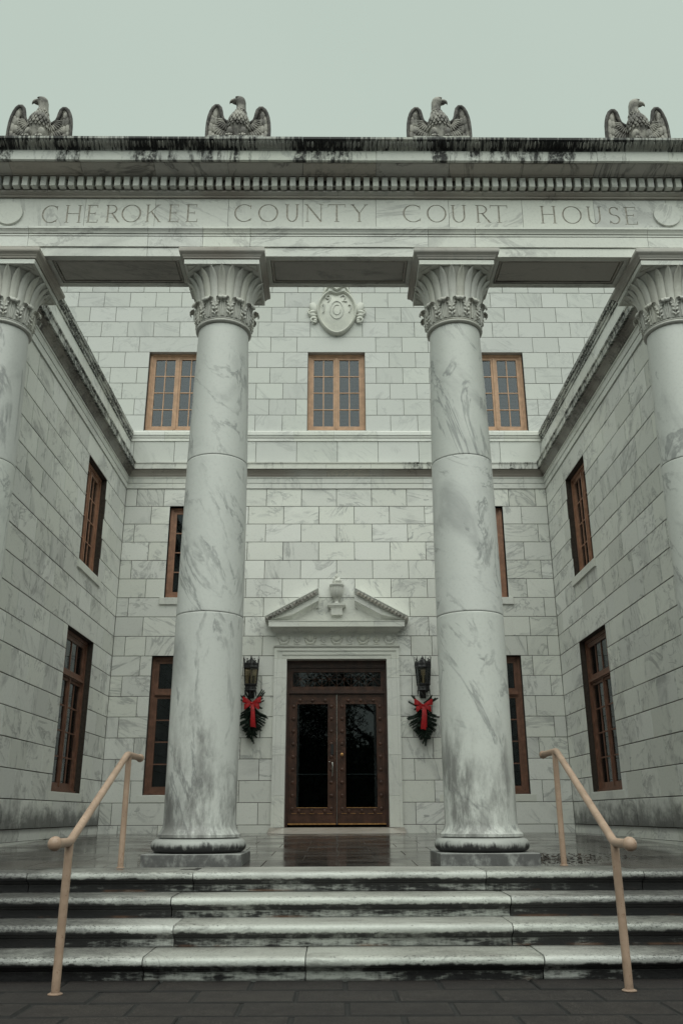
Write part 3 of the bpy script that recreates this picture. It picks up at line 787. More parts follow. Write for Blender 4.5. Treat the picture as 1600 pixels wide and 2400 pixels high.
    for sx, sy in ((-1,-1),(1,-1),(1,1),(-1,1)):
        o_, i_ = .43, .305
        tri = [(sx*o_, sy*o_), (sx*i_, sy*o_), (sx*o_, sy*i_)]; cx = sum(p[0] for p in tri)/3; cy = sum(p[1] for p in tri)/3; tr = MB()
        for k in range(3):
            p, q = tri[k], tri[(k+1) % 3]
            tr.tube([(p[0], p[1], 6.744), (q[0], q[1], 6.744)], .007, 6)
        part('spandrel_moulding', tr.mesh('spandrel_moulding', M_CAPIT, 60), cap, Matrix.Identity(4))
    
    return col
c0 = make_column()
labels = ['leftmost marble column, half out of the picture beside the left wing', 'marble column standing left of the door, heavily grey stained at its foot', 'marble column standing right of the door, flecked with dark marks', 'rightmost marble column, half out of the picture beside the right wing']
for i, x in enumerate(COLX):
    o = c0 if i == 0 else copy_tree(c0)
    o['label'] = labels[i]; o['group'] = 'columns of the portico'
    rz = (0, .0, PI*.5, PI)[i]
    o.matrix_basis = T(x, YC, ZP, rz)
c0_ch = None

# ------------------------------------------------------------------ entablature with the carved name
YE = 9.09; DB = .667; XE = 6.6
ent = thing('entablature', 'long stained marble entablature with dentils and carved court house name', 'entablature', T(0, YE, 6.95))
ME = T(0, YE, 0)
def bars(cuts): return list(zip(cuts[:-1], cuts[1:]))
def ext_cuts(js, step): 
    js = sorted(js)
    while js[0] > -XE + step*.6: js.insert(0, js[0]-step)
    while js[-1] < XE - step*.6: js.append(js[-1]+step)
    return [-XE] + js + [XE]
# architrave: two fasciae, with a sunk panel underneath between the capitals
ARCH = [(0,6.9515),(0,7.076),(-.014,7.077),(-.014,7.084),(.018,7.0845),(.018,7.232),(-.006,7.233),(-.006,7.240),(.024,7.241),(.024,7.262),(.004,7.263),(.004,7.270),(.034,7.271),(.040,7.290),(.056,7.315),(.066,7.322),(.066,7.350),(.050,7.351),(.050,7.3565),(-.05,7.357),(-DB+.02,7.357),(-DB+.02,7.30),(-DB,7.28),(-DB,6.9515),(-DB+.085,6.9515),(-DB+.085,6.992),(-.085,6.992),(-.085,6.9515)]
AJ = [-3.905,-2.398,-1.706,-1.107,1.141,1.735,3.928]
for a, b in bars([-XE] + AJ + [XE]):
    q = MB(); q.extr(ARCH, a+.0025, b-.0025); part('architrave_block', q.mesh('architrave_block', M_ENT), ent, ME @ T(0, random.uniform(-.001,.001), 0))
cx = sorted(COLX)
sp = MB(); mo = MB()
for x in cx:
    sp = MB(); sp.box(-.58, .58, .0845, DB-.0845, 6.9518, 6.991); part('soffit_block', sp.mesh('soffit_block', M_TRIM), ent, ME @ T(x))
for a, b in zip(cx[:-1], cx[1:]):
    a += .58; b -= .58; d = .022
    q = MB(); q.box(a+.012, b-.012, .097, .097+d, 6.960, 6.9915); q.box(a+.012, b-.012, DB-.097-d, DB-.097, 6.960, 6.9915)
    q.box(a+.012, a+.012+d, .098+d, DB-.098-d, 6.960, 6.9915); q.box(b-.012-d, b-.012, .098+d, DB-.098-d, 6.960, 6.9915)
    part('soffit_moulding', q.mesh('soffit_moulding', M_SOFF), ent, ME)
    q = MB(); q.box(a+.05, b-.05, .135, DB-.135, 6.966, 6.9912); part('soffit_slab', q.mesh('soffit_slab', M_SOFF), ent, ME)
# letters: V-cut strokes
def arc(cx, cz, rx, rz, a0, a1, n=14): return [(cx + rx*math.cos(math.radians(a0+(a1-a0)*i/n)), cz + rz*math.sin(math.radians(a0+(a1-a0)*i/n))) for i in range(n+1)]
TH, TN, SF = .084, .038, .034
def ser(x, z, w=.20): return ([(x-w/2, z), (x+w/2, z)], SF)
def glyph(ch, w):
    """strokes of a Roman capital: (points, width), height 1"""
    t = TH
    if ch == 'C': return [(arc(.54*w, .5, .50*w, .5, 48, 312, 26), 'C'), ([(.90*w,.98),(.90*w,.74)], SF), ([(.92*w,.20),(.88*w,.04)], TN)]
    if ch == 'O': return [(arc(.5*w, .5, .47*w, .5, 0, 360, 32), 'O')]
    if ch == 'H': return [([(.16*w,0),(.16*w,1)], t), ([(.84*w,0),(.84*w,1)], t), ([(.16*w,.52),(.84*w,.52)], TN), ser(.16*w,0), ser(.16*w,1), ser(.84*w,0), ser(.84*w,1)]
    if ch == 'E': return [([(.22*w,0),(.22*w,1)], t), ([(.05*w,1),(.92*w,1)], TN), ([(.22*w,.52),(.75*w,.52)], TN), ([(.05*w,0),(.97*w,0)], TN), ([(.92*w,1.02),(.92*w,.86)], SF), ([(.97*w,-.02),(.99*w,.16)], SF), ([(.75*w,.60),(.75*w,.44)], SF)]
    if ch == 'R': return [([(.2*w,0),(.2*w,1)], t), ([(.05*w,1),(.42*w,1)] + arc(.42*w,.76,.36*w,.24,90,-90,12) + [(.2*w,.52)], 'R'), ([(.48*w,.52),(.96*w,0)], t), ser(.2*w,0), ([(.88*w,0),(1.06*w,0)], SF)]
    if ch == 'K': return [([(.17*w,0),(.17*w,1)], t), ([(.17*w,.45),(.85*w,1)], TN), ([(.38*w,.62),(.95*w,0)], t), ser(.17*w,0), ser(.17*w,1), ser(.85*w,1,.2), ([(.84*w,0),(1.06*w,0)], SF)]
    if ch == 'U': return [([(.16*w,1),(.16*w,.36)] + arc(.5*w,.36,.34*w,.36,180,360,14) + [(.84*w,1)], 'U'), ser(.16*w,1), ser(.84*w,1)]
    if ch == 'N': return [([(.14*w,0),(.14*w,1)], TN), ([(.10*w,1),(.88*w,-.02)], t), ([(.88*w,0),(.88*w,1)], TN), ser(.14*w,0), ([(-.02*w,1),(.12*w,1)], SF), ser(.88*w,1)]
    if ch == 'T': return [([(.5*w,0),(.5*w,1)], t), ([(0,1),(w,1)], TN), ser(.5*w,0,.24), ([(.01*w,1.02),(-.01*w,.85)], SF), ([(.99*w,1.02),(1.01*w,.85)], SF)]
    if ch == 'Y': return [([(.5*w,0),(.5*w,.48)], t), ([(.5*w,.48),(.08*w,1)], t), ([(.5*w,.48),(.92*w,1)], TN), ser(.5*w,0), ser(.08*w,1,.22), ser(.92*w,1,.2)]
    if ch == 'S': return [(arc(.5*w,.755,.40*w,.235,28,270,14) + arc(.5*w,.27,.44*w,.25,90,-150,14), 'S'), ([(.87*w,.97),(.87*w,.80)], SF), ([(.08*w,.20),(.08*w,.02)], SF)]
def vcut(mb, pts, wd, x0, z0, H, depth=.011):
    n = len(pts); P = [Vector((x0 + p[0]*H, z0 + p[1]*H)) for p in pts]
    closed = (P[0]-P[-1]).length < 1e-4
    R = []
    for i, p in enumerate(P):
        if closed: d = P[(i+1) % (n-1)] - P[(i-1) % (n-1)]
        else: d = P[min(i+1, n-1)] - P[max(i-1, 0)]
        d.normalize(); nrm = Vector((-d.y, d.x))
        if isinstance(wd, str):        # stressed curves: thick where the stroke runs up and down
            q = TN + (TH-TN)*abs(d.y)**1.3
        else: q = wd
        q *= H/2; dp = depth*min(1, .5 + q/.02)
        a, b = p + nrm*q, p - nrm*q
        R.append([(a.x, -.004, a.y), (b.x, -.004, b.y), (b.x*.98+p.x*.02, .001, b.y*.98+p.y*.02), (p.x, dp, p.y), (a.x*.98+p.x*.02, .001, a.y*.98+p.y*.02)])
    if closed:
        R = R[:-1]; k5 = len(R[0]); nn = len(R)
        mb.add([p for r in R for p in r], [(i*k5+k, i*k5+(k+1) % k5, ((i+1) % nn)*k5+(k+1) % k5, ((i+1) % nn)*k5+k) for i in range(nn) for k in range(k5)])
    else: mb.rings(R)
TXT = [('C',-3.78,-3.571),('H',-3.496,-3.266),('E',-3.216,-3.066),('R',-2.979,-2.793),('O',-2.765,-2.52),('K',-2.465,-2.27),('E',-2.175,-2.036),('E',-1.953,-1.797),('C',-1.326,-1.094),('O',-1.019,-.768),('U',-.681,-.494),('N',-.424,-.187),('T',-.123,.093),('Y',.171,.375),('C',.834,1.075),('O',1.142,1.388),('U',1.444,1.654),('R',1.758,1.949),('T',1.957,2.173),('H',2.588,2.813),('O',2.88,3.128),('U',3.189,3.395),('S',3.479,3.619),('E',3.67,3.84)]
LH = .262
FJ = ext_cuts([-3.238,-2.342,-1.406,-.452,.487,1.422,2.369,3.296], .94)
strokes = []
for ch, a, b in TXT:
    wl = (b-a)/LH; zc = 7.612 - .010*(abs((a+b)/2)/3.8)**2*3
    for pts, wd in glyph(ch, wl): strokes.append((pts, wd, a, zc - LH/2))
for a, b in bars(FJ):
    q = MB(); q.box(a+.0022, b-.0022, 0, DB, 7.3575, 7.8265); blk = part('frieze_block', q.mesh('frieze_block', [M_ENT, M_LETTER]), ent, ME)
    cut = MB(); hit = False
    for pts, wd, x0, z0 in strokes:
        xs = [x0 + p[0]*LH for p in pts]
        if max(xs) > a - .03 and min(xs) < b + .03:
            hit = True; c1 = MB(); vcut(c1, pts, wd, x0, z0, LH); cme = c1.mesh('cut', [M_LETTER]); co = bpy.data.objects.new('cut', cme); C.objects.link(co); co.matrix_basis = ME
            md = blk.modifiers.new('b', 'BOOLEAN'); md.operation = 'DIFFERENCE'; md.solver = 'MANIFOLD'; md.object = co; md.material_mode = 'TRANSFER'
    if hit:
        bpy.context.view_layer.update()
        dg = bpy.context.evaluated_depsgraph_get(); nm_ = bpy.data.meshes.new_from_object(blk.evaluated_get(dg))
        objs = [md.object for md in blk.modifiers]; blk.modifiers.clear(); blk.data = nm_; nm_.name = 'frieze_block'
        for o in objs: bpy.data.objects.remove(o)
for x in (-4.194, 4.224):
    q = MB(); q.mi = 0; R = []
    q.add([], []); pr = [(.172,.004),(.172,-.024),(.170,-.027),(.10,-.027),(.001,-.027)]
    b_ = [[(x + r*math.cos(2*PI*k/48), y, 7.585 + r*math.sin(2*PI*k/48)) for k in range(48)] for r, y in pr]
    q.rings(b_); part('roundel', q.mesh('roundel', M_ENT, 30), ent, ME)
# mouldings above the frieze
BEDM = [(-.05,7.8345),(.022,7.8345),(.014,7.846),(.03,7.852),(.055,7.862),(.075,7.876),(.08,7.892),(.078,7.896),(-.1,7.899)]
for a, b in bars(ext_cuts([-3.719,-2.795,-1.831,-.948,.0,.981,1.862,2.801,3.764], .93)):
    q = MB(); q.extr(BEDM, a+.002, b-.002); part('bed_moulding', q.mesh('bed_moulding', M_BED, 30), ent, ME)
q = MB(); q.box(-XE, XE, -.03, .05, 7.8995, 8.058); q.box(-XE, XE, -.075, -.031, 7.955, 7.985); part('dentil_backing', q.mesh('dentil_backing', M_BED), ent, ME)
dq = MB(); dq.block(-.0375, .0375, -.158, -.025, 7.905, 8.045, .003); dme = dq.mesh('dentil', M_ENT)
n = int(XE/.1178)
for i in range(-n, n+1):
    x = i*.1178 + .012
    if abs(x) < 5.05: part('dentil', dme, ent, ME @ T(x, random.uniform(-.001,.001), random.uniform(-.001,.001)))
CJ = ext_cuts([-4.155,-3.254,-2.324,-1.392,-.445,.484,1.412,2.353,3.276,4.183], .93)
COVE = [(.07,8.0585),(.165,8.0585),(.168,8.066),(.178,8.067),(.178,8.0695),(.19,8.070),(.20,8.074),(.225,8.079),(.26,8.087),(.30,8.097),(.335,8.108),(.338,8.116),(.07,8.116)]
CORO = [(.05,8.1165),(.35,8.1165),(.36,8.105),(.392,8.105),(.392,8.25),(.05,8.25)]
CYMA = [(.05,8.2505),(.396,8.2505),(.402,8.262),(.412,8.266),(.42,8.272),(.438,8.279),(.462,8.287),(.488,8.299),(.505,8.315),(.512,8.318),(.52,8.322),(.522,8.352),(.515,8.358),(.05,8.375)]
for a, b in bars(CJ):
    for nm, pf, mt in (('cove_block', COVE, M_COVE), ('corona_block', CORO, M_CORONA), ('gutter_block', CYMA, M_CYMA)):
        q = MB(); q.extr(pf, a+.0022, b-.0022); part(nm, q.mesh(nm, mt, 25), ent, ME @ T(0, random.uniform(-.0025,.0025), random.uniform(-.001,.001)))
rg = random.Random(21)
for a, b in bars(CJ):
    if b < -4.8 or a > 4.8: continue
    q = MB(); x = a + .03
    while x < b - .02:
        q.ell((x, -.462, 8.287), (.015*rg.uniform(.6,1.15), .012, .046*rg.uniform(.8,1.1)), Euler((1.08, rg.uniform(-.15,.15), 0)).to_matrix(), 7, 5)
        if rg.random() < .8: q.ell((x+.024, -.468, 8.292), (.006, .010, .036), Euler((1.08, 0, 0)).to_matrix(), 6, 4)
        x += .048
    part('leaf_carving', q.mesh('leaf_carving', M_CYLEAF, 60), ent, ME)
q = MB(); q.box(-XE, XE, -.06, DB, 7.8338, 8.37); q2 = q.mesh('core', M_BED)
part('backing', q2, ent, ME @ T(0, .03, 0))
q = MB(); q.box(-XE, XE, -.34, DB+.02, 8.3705, 8.47); part('blocking_course', q.mesh('blocking_course', M_CAP), ent, ME)

# ------------------------------------------------------------------ marble eagles on the entablature
def make_eagle():
    e = thing('eagle_statue', '', 'statue', T(0,0,0))
    I = Matrix.Identity(4)
    n = 24
    def ring(z, cx, rx, cy, ry, tilt=0): return [(cx + rx*math.cos(2*PI*k/n), cy + ry*math.sin(2*PI*k/n), z + tilt*math.cos(2*PI*k/n)) for k in range(n)]
    b = MB()
    S = [(-.10,.0,.11,.0,.11),(0,.0,.125,0,.12),(.08,.0,.135,-.005,.13),(.16,.003,.143,-.012,.142),(.23,.006,.142,-.02,.146),(.29,.010,.130,-.024,.136),(.34,.016,.104,-.024,.115),(.39,.024,.082,-.022,.095),(.44,.032,.069,-.024,.082),(.49,.036,.063,-.030,.074),(.535,.036,.061,-.038,.070),(.57,.028,.070,-.045,.070),(.60,.020,.072,-.048,.068),(.63,.016,.066,-.046,.062),(.652,.014,.048,-.044,.046),(.664,.012,.02,-.042,.02)]
    b.rings([ring(*s) for s in S])
    def bring(x, z, ry, rz): return [(x, -.05 + ry*math.cos(2*PI*k/12), z + rz*math.sin(2*PI*k/12)) for k in range(12)]
    b.rings([bring(.0,.604,.045,.040), bring(-.035,.606,.038,.036), bring(-.065,.607,.030,.031), bring(-.090,.604,.024,.027), bring(-.108,.594,.017,.025), bring(-.117,.575,.010,.020), bring(-.116,.556,.004,.008), bring(-.113,.548,.001,.002)])
    b.rings([bring(.0,.566,.036,.016), bring(-.04,.567,.028,.012), bring(-.072,.570,.018,.008), bring(-.085,.572,.006,.003)])
    for sy in (-1, 1):
        b.ell((-.008, -.048 + sy*.050, .627), (.036, .013, .010), Euler((0,-.12,0)).to_matrix())
        b.ell((-.004, -.048 + sy*.056, .614), (.012, .008, .011))
    part('body', b.mesh('body', M_EAGLE, 60), e, I)
    # breast, neck and thigh feathers in overlapping rows
    fbs = MB(); rnd = random.Random(3)
    def surf(z):
        for s, t in zip(S[:-1], S[1:]):
            if s[0] <= z <= t[0]:
                k = (z-s[0])/(t[0]-s[0]); return [s[i]+(t[i]-s[i])*k for i in range(5)]
    for row, z in enumerate([.17,.21,.25,.29,.325,.36,.395,.43]):
        _, cx, rx, cy, ry = surf(z); nn = 11 if z < .35 else 9
        for k in range(nn):
            a = -PI/2 + (k - (nn-1)/2 + (.5 if row % 2 else 0))*(.36 if z < .35 else .42) + rnd.uniform(-.06,.06)
            sz = (.034 if z < .35 else .022)*rnd.uniform(.85,1.2)
            p = (cx + rx*math.cos(a)*1.0, cy + ry*math.sin(a)*1.0, z)
            Mx = (Matrix.Rotation(a + PI/2, 3, 'Z') @ Matrix.Rotation(-.30, 3, 'X'))
            fbs.ell(p, (sz*.60, .011, sz*1.3), Mx, 8, 5)
    part('breast_feathers', fbs.mesh('breast_feathers', M_EAGLE, 60), e, I)
    for s, zk in ((-1, 1.07), (1, 1.0)):
        wg = MB()
        O = [(-.10,.25),(-.135,.295),(-.17,.315),(-.205,.345),(-.225,.40),(-.237,.46),(-.252,.515),(-.278,.545),(-.308,.545),(-.338,.518),(-.366,.465),(-.390,.39),(-.405,.30),(-.412,.2),(-.412,.1),(-.408,0),(-.40,-.08)]
        B = [(-.04,-.08)]
        # plate, dished towards the front
        def pt(x, z, y): return (s*(-x)*-1 if False else s*abs(x), y + .10*(abs(x)-.1)**1*0 , z*zk)
        inner = [(-.05,.20),(-.08,.22),(-.11,.235),(-.14,.25),(-.165,.27),(-.18,.29),(-.20,.31),(-.225,.32),(-.25,.32),(-.27,.31),(-.29,.28),(-.305,.24),(-.31,.19),(-.31,.13),(-.31,.07),(-.305,0),(-.30,-.08)]
        mid = [((o[0]*.55+i_[0]*.45), (o[1]*.55+i_[1]*.45)) for o, i_ in zip(O, inner)]
        low_ = [(-.04,.14-.22*k/16) if k < 4 else (-.05-.2*(k-4)/12, .085-.165*(k-4)/12) for k in range(17)]
        F_ = [[pt(x, z, .000) for x, z in O], [pt(x, z, .045) for x, z in mid], [pt(x, z, .055) for x, z in inner], [pt(x, z, .04) for x, z in low_]]
        Bk = [[pt(x, z, .085) for x, z in O], [pt(x, z, .11) for x, z in inner], [pt(x, z, .10) for x, z in low_]]
        wg.grid(F_); wg.grid(Bk); wg.grid([F_[0], Bk[0]]); wg.grid([F_[-1], Bk[-1]])
        wg.grid([[F_[0][0], Bk[0][0]], [F_[1][0], Bk[1][0]], [F_[3][0], Bk[2][0]]])
        wo = part('wing', wg.mesh('wing', M_EAGLE, 70), e, I)
        ed = MB(); ed.tube([pt(x, z, .022) for x, z in O], [.016,.020,.022,.024,.026,.028,.030,.032,.032,.030,.027,.024,.022,.020,.020,.020,.020], 10)
        part('wing_edge', ed.mesh('wing_edge', M_EAGLEDK, 60), wo, I)
        fe = MB()
        for (x, z, rx, rz, an) in ((-.315,.43,.040,.085,.1),(-.345,.33,.040,.09,.02),(-.30,.32,.034,.08,.1),(-.36,.22,.036,.09,0),(-.315,.20,.034,.075,.08),(-.365,.10,.034,.09,0),(-.325,.07,.034,.08,.05),(-.29,.02,.03,.08,.1),(-.375,0,.03,.09,0)):
            fe.ell(pt(x, z, .030), (rx, .026, rz), Matrix.Rotation(s*an, 3, 'Y'), 10, 6)
        for r0, r1, a0, a1, nn, wd, yy in ((.09,.19,-178,-98,8,.017,.012),(.17,.29,-150,-92,9,.020,.024),(.26,.40,-128,-92,8,.021,.032)):
            for k in range(nn):
                a = math.radians(a0 + (a1-a0)*k/(nn-1)); rm = (r0+r1)/2
                x, z = -.105 + rm*math.cos(a), .335 + rm*math.sin(a)
                if z < -.09: continue
                an = a + PI/2
                fe.ell(pt(x, z, yy), (wd, .016, (r1-r0)*.58), Matrix.Rotation(s*-an if False else (an if s < 0 else -an)*-1, 3, 'Y'), 8, 6)
        part('wing_feathers', fe.mesh('wing_feathers', M_EAGLE, 60), wo, I)
    for s in (-1, 1):
        l = MB(); l.ell((s*.082,-.105,.03), (.052,.058,.085)); l.ell((s*.085,-.135,-.06), (.036,.04,.05))
        for k in (-1, 0, 1): l.tube([(s*.085+k*.026,-.14,-.07), (s*.085+k*.034,-.19,-.075), (s*.085+k*.036,-.205,-.10)], [.014,.012,.004], 6)
        part('leg', l.mesh('leg', M_EAGLE, 60), e, I)
    p = MB(); p.block(-.36, .36, -.20, .2, -.21, -.095, .01); part('pedestal', p.mesh('pedestal', M_CAP), e, I)
    t = MB(); t.ell((0, .03, 0), (.08, .05, .1)); part('tail', t.mesh('tail', M_EAGLE, 60), e, I)
    return e
e0 = make_eagle()
el = ['marble eagle facing left at the far left end of the roofline', 'marble eagle facing left above the column left of the door', 'marble eagle facing right above the column right of the door', 'marble eagle facing right at the far right end of the roofline']
for i, x in enumerate((-3.915, -1.312, 1.335, 3.955)):
    o = e0 if i == 0 else copy_tree(e0)
    o['label'] = el[i]; o['group'] = 'eagle statues on the entablature'
    zz = 8.648 - (.02 if i in (0, 3) else 0)
    o.matrix_basis = T(x, 8.95, zz) @ (Matrix.Diagonal((-1, 1, 1, 1)) if i > 1 else Matrix.Identity(4))
q = MB()

# ------------------------------------------------------------------ door surround
sur = thing('door_surround', 'carved white marble door surround with broken pediment and urn', 'door surround', T(0, YB, 0))
MD = MBK; OW = 1.0
def jamb_profile_box(q, x0, x1, z0, z1):
    q.box(x0, x1, -.035, .30, z0, z1)
for s in (-1, 1):
    zc = [.10, .67, 1.42, 2.17, 2.90, 3.281]
    for a, b in zip(zc[:-1], zc[1:]):
        q = MB(); lo, hi = sorted((s*OW, s*1.25))
        q.box(min(s*1.19, s*1.25)+.0004, max(s*1.19, s*1.25)-.0004, -.055, .10, a+.002, b-.002)
        q.box(min(s*1.09, s*1.1895), max(s*1.09, s*1.1895), -.040, .28, a+.002, b-.002)
        q.box(min(s*OW, s*1.0895), max(s*OW, s*1.0895), -.026, .30, a+.002, b-.002)
        part('jamb_stone', q.mesh('jamb_stone', M_TRIM), sur, MD)
q = MB(); q.box(-1.25, 1.25, -.055, .10, 3.44, 3.50); q.box(-1.19, 1.19, -.040, .28, 3.36, 3.4395); q.box(-1.0895, 1.0895, -.026, .30, 3.2815, 3.3595)
for s in (-1, 1):
    q.box(min(s*1.19, s*1.25)+.0004, max(s*1.19, s*1.25)-.0004, -.055, .10, 3.2815, 3.4395); q.box(min(s*1.0905, s*1.1895), max(s*1.0905, s*1.1895), -.040, .28, 3.2815, 3.3595)
q.extr([(.05,3.5005),(.066,3.505),(.08,3.525),(.085,3.548),(.0,3.551)], -1.262, 1.262)
part('lintel', q.mesh('lintel', M_TRIM), sur, MD)
q = MB(); q.box(-1.232, 1.232, -.03, .1, 3.5515, 3.794); fr = part('frieze_panel', q.mesh('frieze_panel', M_CARVE), sur, MD)
def disc(q, x, z, r, y0, y1, n=24, dome=.3):
    q.rings([[(x + rr*math.cos(2*PI*k/n), y, z + rr*math.sin(2*PI*k/n)) for k in range(n)] for rr, y in ((r, y0), (r, y0*.4+y1*.6), (r*.9, y1), (r*dome, y1-.004), (.001, y1-.004))])
xr = 1.065
for k in range(5):
    x = -xr + k*xr/2; q = MB(); disc(q, x, 3.70, .068, -.030, -.046)
    q.tube([(x + .105*math.cos(t), -.036, 3.688 + .098*math.sin(t)) for t in [math.radians(a) for a in range(190, 351, 16)]], .016, 8)
    for s in (-1, 1):
        q.ell((x + s*.108, -.038, 3.705), (.022, .016, .020)); q.ell((x + s*.110, -.038, 3.735), (.013, .012, .022)); q.ell((x + s*.06, -.036, 3.585), (.03, .012, .012))
    part('wreath_carving', q.mesh('wreath_carving', M_CARVE, 60), fr, MD)
for k in range(4):
    x = -xr + (k+.5)*xr/2; q = MB()
    for i in range(-3, 4):
        a = i*.42; L = .082 - abs(i)*.008
        q.ell((x + math.sin(a)*L*.75, -.036, 3.635 + math.cos(a)*L*.9), (.014, .013, L*.62), Matrix.Rotation(a, 3, 'Y'), 8, 6)
    q.ell((x, -.038, 3.62), (.03, .016, .022)); q.ell((x, -.036, 3.585), (.07, .012, .012))
    part('palmette_carving', q.mesh('palmette_carving', M_CARVE, 60), fr, MD)
BED2 = [(-.02,3.7945),(.04,3.7945),(.045,3.81),(.07,3.82),(.11,3.84),(.16,3.872),(.175,3.886),(.20,3.890),(.25,3.892),(.25,3.998),(.258,4.0),(.258,4.012),(-.02,4.02)]
for a, b in ((-1.21, -.75), (-.75, .75), (.75, 1.21)):
    q = MB(); q.extr(BED2, a+.0012, b-.0012, -.62 if a < -1 else 0, -.62 if b > 1 else 0); part('pediment_cornice', q.mesh('pediment_cornice', M_TRIM, 25), sur, MD)
# raking cornices with egg moulding
RK = [(0,-.31),(.055,-.31),(.06,-.285),(.085,-.262),(.12,-.235),(.14,-.225),(.19,-.222),(.192,-.112),(.185,-.110),(.185,-.104),(.205,-.100),(.225,-.085),(.25,-.05),(.268,-.018),(.275,-.014),(.275,.0),(0,.01)]
an = math.atan2(4.695-4.107, 1.078); ca, sa = math.cos(an), math.sin(an)
Lr = 1.078/ca
for s in (-1, 1):
    grp = None
    for a, b in ((0, .62), (.62, Lr)):
        q = MB(); n = len(RK); vs = []
        for u in (a+.0015, b-.0015):
            for o, h in RK:
                x = 1.444 - u*ca + 0*h; z = 4.107 + u*sa + h/ca*1.0
                z = max(z, 4.0205)
                vs.append((s*x, -o, z))
        q.add(vs, [(i, (i+1) % n, n+(i+1) % n, n+i) for i in range(n)] + [tuple(range(n)), tuple(range(2*n-1, n-1, -1))])
        rk = part('raking_cornice', q.mesh('raking_cornice', M_TRIM, 25), sur, MD)
        e = MB(); k = 0; u = a + .05
        while u < b - .03:
            x, z = 1.444 - u*ca, 4.107 + u*sa - .058/ca
            Mx = Matrix.Rotation(s*an, 3, 'Y')
            e.ell((s*x, -.245, z), (.025, .026, .042), Mx, 10, 6)
            e.tube([Vector((s*x, -.246, z)) + Mx @ Vector((.034*math.cos(t), 0, .046*math.sin(t))) for t in [math.radians(w_) for w_ in (150,190,230,270,310,350,390)]], .007, 6)
            u += .077
        part('egg_moulding', e.mesh('egg_moulding', M_EGG, 60), rk, MD)
q = MB()
tym = [(-1.12,4.0215),(1.12,4.0215),(.55,4.33),(.50,4.345),(.44,4.335),(.42,4.26),(.37,4.19),(.30,4.165),(.22,4.18),(.14,4.24),(.115,4.30),(-.115,4.30),(-.14,4.24),(-.22,4.18),(-.30,4.165),(-.37,4.19),(-.42,4.26),(-.44,4.335),(-.50,4.345),(-.55,4.33)]
q.prism(tym, -.05, .05); part('tympanum', q.mesh('tympanum', M_CARVE), sur, MD)
q = MB(); sq2 = lambda hx, hy, z: [(-hx,-hy-.06,z),(hx,-hy-.06,z),(hx,hy-.06,z),(-hx,hy-.06,z)]
q.rings([sq2(.115,.07,4.16), sq2(.113,.07,4.27), sq2(.118,.075,4.30), sq2(.15,.09,4.33), sq2(.175,.10,4.345), sq2(.187,.105,4.35), sq2(.187,.105,4.385)])
part('pedestal', q.mesh('pedestal', M_CARVE), sur, MD)
q = MB(); q.lathe([(.07,4.3855),(.072,4.40),(.045,4.415),(.038,4.45),(.05,4.48),(.056,4.49),(.05,4.50),(.075,4.52),(.105,4.56),(.12,4.62),(.126,4.69),(.128,4.735),(.135,4.745),(.150,4.765),(.152,4.79),(.135,4.80),(.10,4.815),(.03,4.82)], 40, 0, -.08)
for k in range(24):
    a = 2*PI*k/24; q.tube([(r*math.cos(a), -.08 + r*math.sin(a), zz) for r, zz in ((.062,4.51),(.10,4.555),(.117,4.62),(.123,4.69),(.124,4.73))], [.006,.011,.013,.014,.012], 6)
urn = part('urn', q.mesh('urn', M_CARVE, 50), sur, MD)
q = MB(); rr = random.Random(5)
for k in range(26):
    a = rr.uniform(0, 2*PI); r = rr.uniform(0, .085); h = (1 - r/.12)*.17
    q.ell((r*math.cos(a), -.08 + r*math.sin(a), 4.84 + h*rr.uniform(.2, .95)), (.026, .026, .04), Euler((rr.uniform(-.6,.6), rr.uniform(-.6,.6), 0)).to_matrix(), 8, 5)
q.ell((0, -.08, 4.85), (.09, .09, .08)); q.ell((0, -.08, 4.99), (.02,.02,.05))
part('flame', q.mesh('flame', M_CARVE, 60), urn, MD)
# door step: a low ramped stone with splayed corners
q = MB(); y0 = -.78
q.add([(-1.0,.3,.099),(1.0,.3,.099),(1.0,-.06,.096),(-1.0,-.06,.096),(1.0,y0,.004),(-1.0,y0,.004),(1.32,-.056,.003),(-1.32,-.056,.003),(1.27,-.056,.098),(-1.27,-.056,.098)],
      [(0,3,2,1)[::-1], (3,5,4,2), (2,4,6), (2,6,8), (3,7,5), (3,9,7)])
part('threshold_ramp', q.mesh('threshold_ramp', M_RAMP), sur, MD)

# ------------------------------------------------------------------ bronze double door
YD = .25
door = thing('double_door', 'brown bronze double door with glass panels and lattice transom', 'door', T(0, YB+YD, .1))
MDr = T(0, YB+YD, 0)
q = MB()
q.box(-.999, -.955, -.06, .08, .101, 3.28); q.box(.955, .999, -.06, .08, .101, 3.28); q.box(-.9545, .9545, -.06, .08, 3.13, 3.28)
q.box(-.9545, .9545, -.05, .08, 2.61, 2.66); q.box(-.9545, .9545, -.075, -.0505, 2.625, 2.648); q.box(-.9545, .9545, -.03, .08, 2.6605, 2.69)
q.box(-.9545, .9545, -.035, .08, 3.085, 3.1295)
part('door_frame', q.mesh('door_frame', M_DOORDK), door, MDr)
q = MB()
q.box(-.954, -.886, -.03, .03, 2.6905, 3.0845); q.box(.886, .954, -.03, .03, 2.6905, 3.0845); q.box(-.8855, .8855, -.03, .03, 2.6905, 2.762); q.box(-.8855, .8855, -.03, .03, 3.05, 3.0845)
tr = part('transom_light', q.mesh('transom_light', M_DOOR), door, MDr)
q = MB(); q.box(-.885, .885, -.002, .002, 2.7625, 3.0495); part('transom_glass', q.mesh('transom_glass', M_GLASS), tr, MDr)
q = MB(); sp_ = 1.77/6
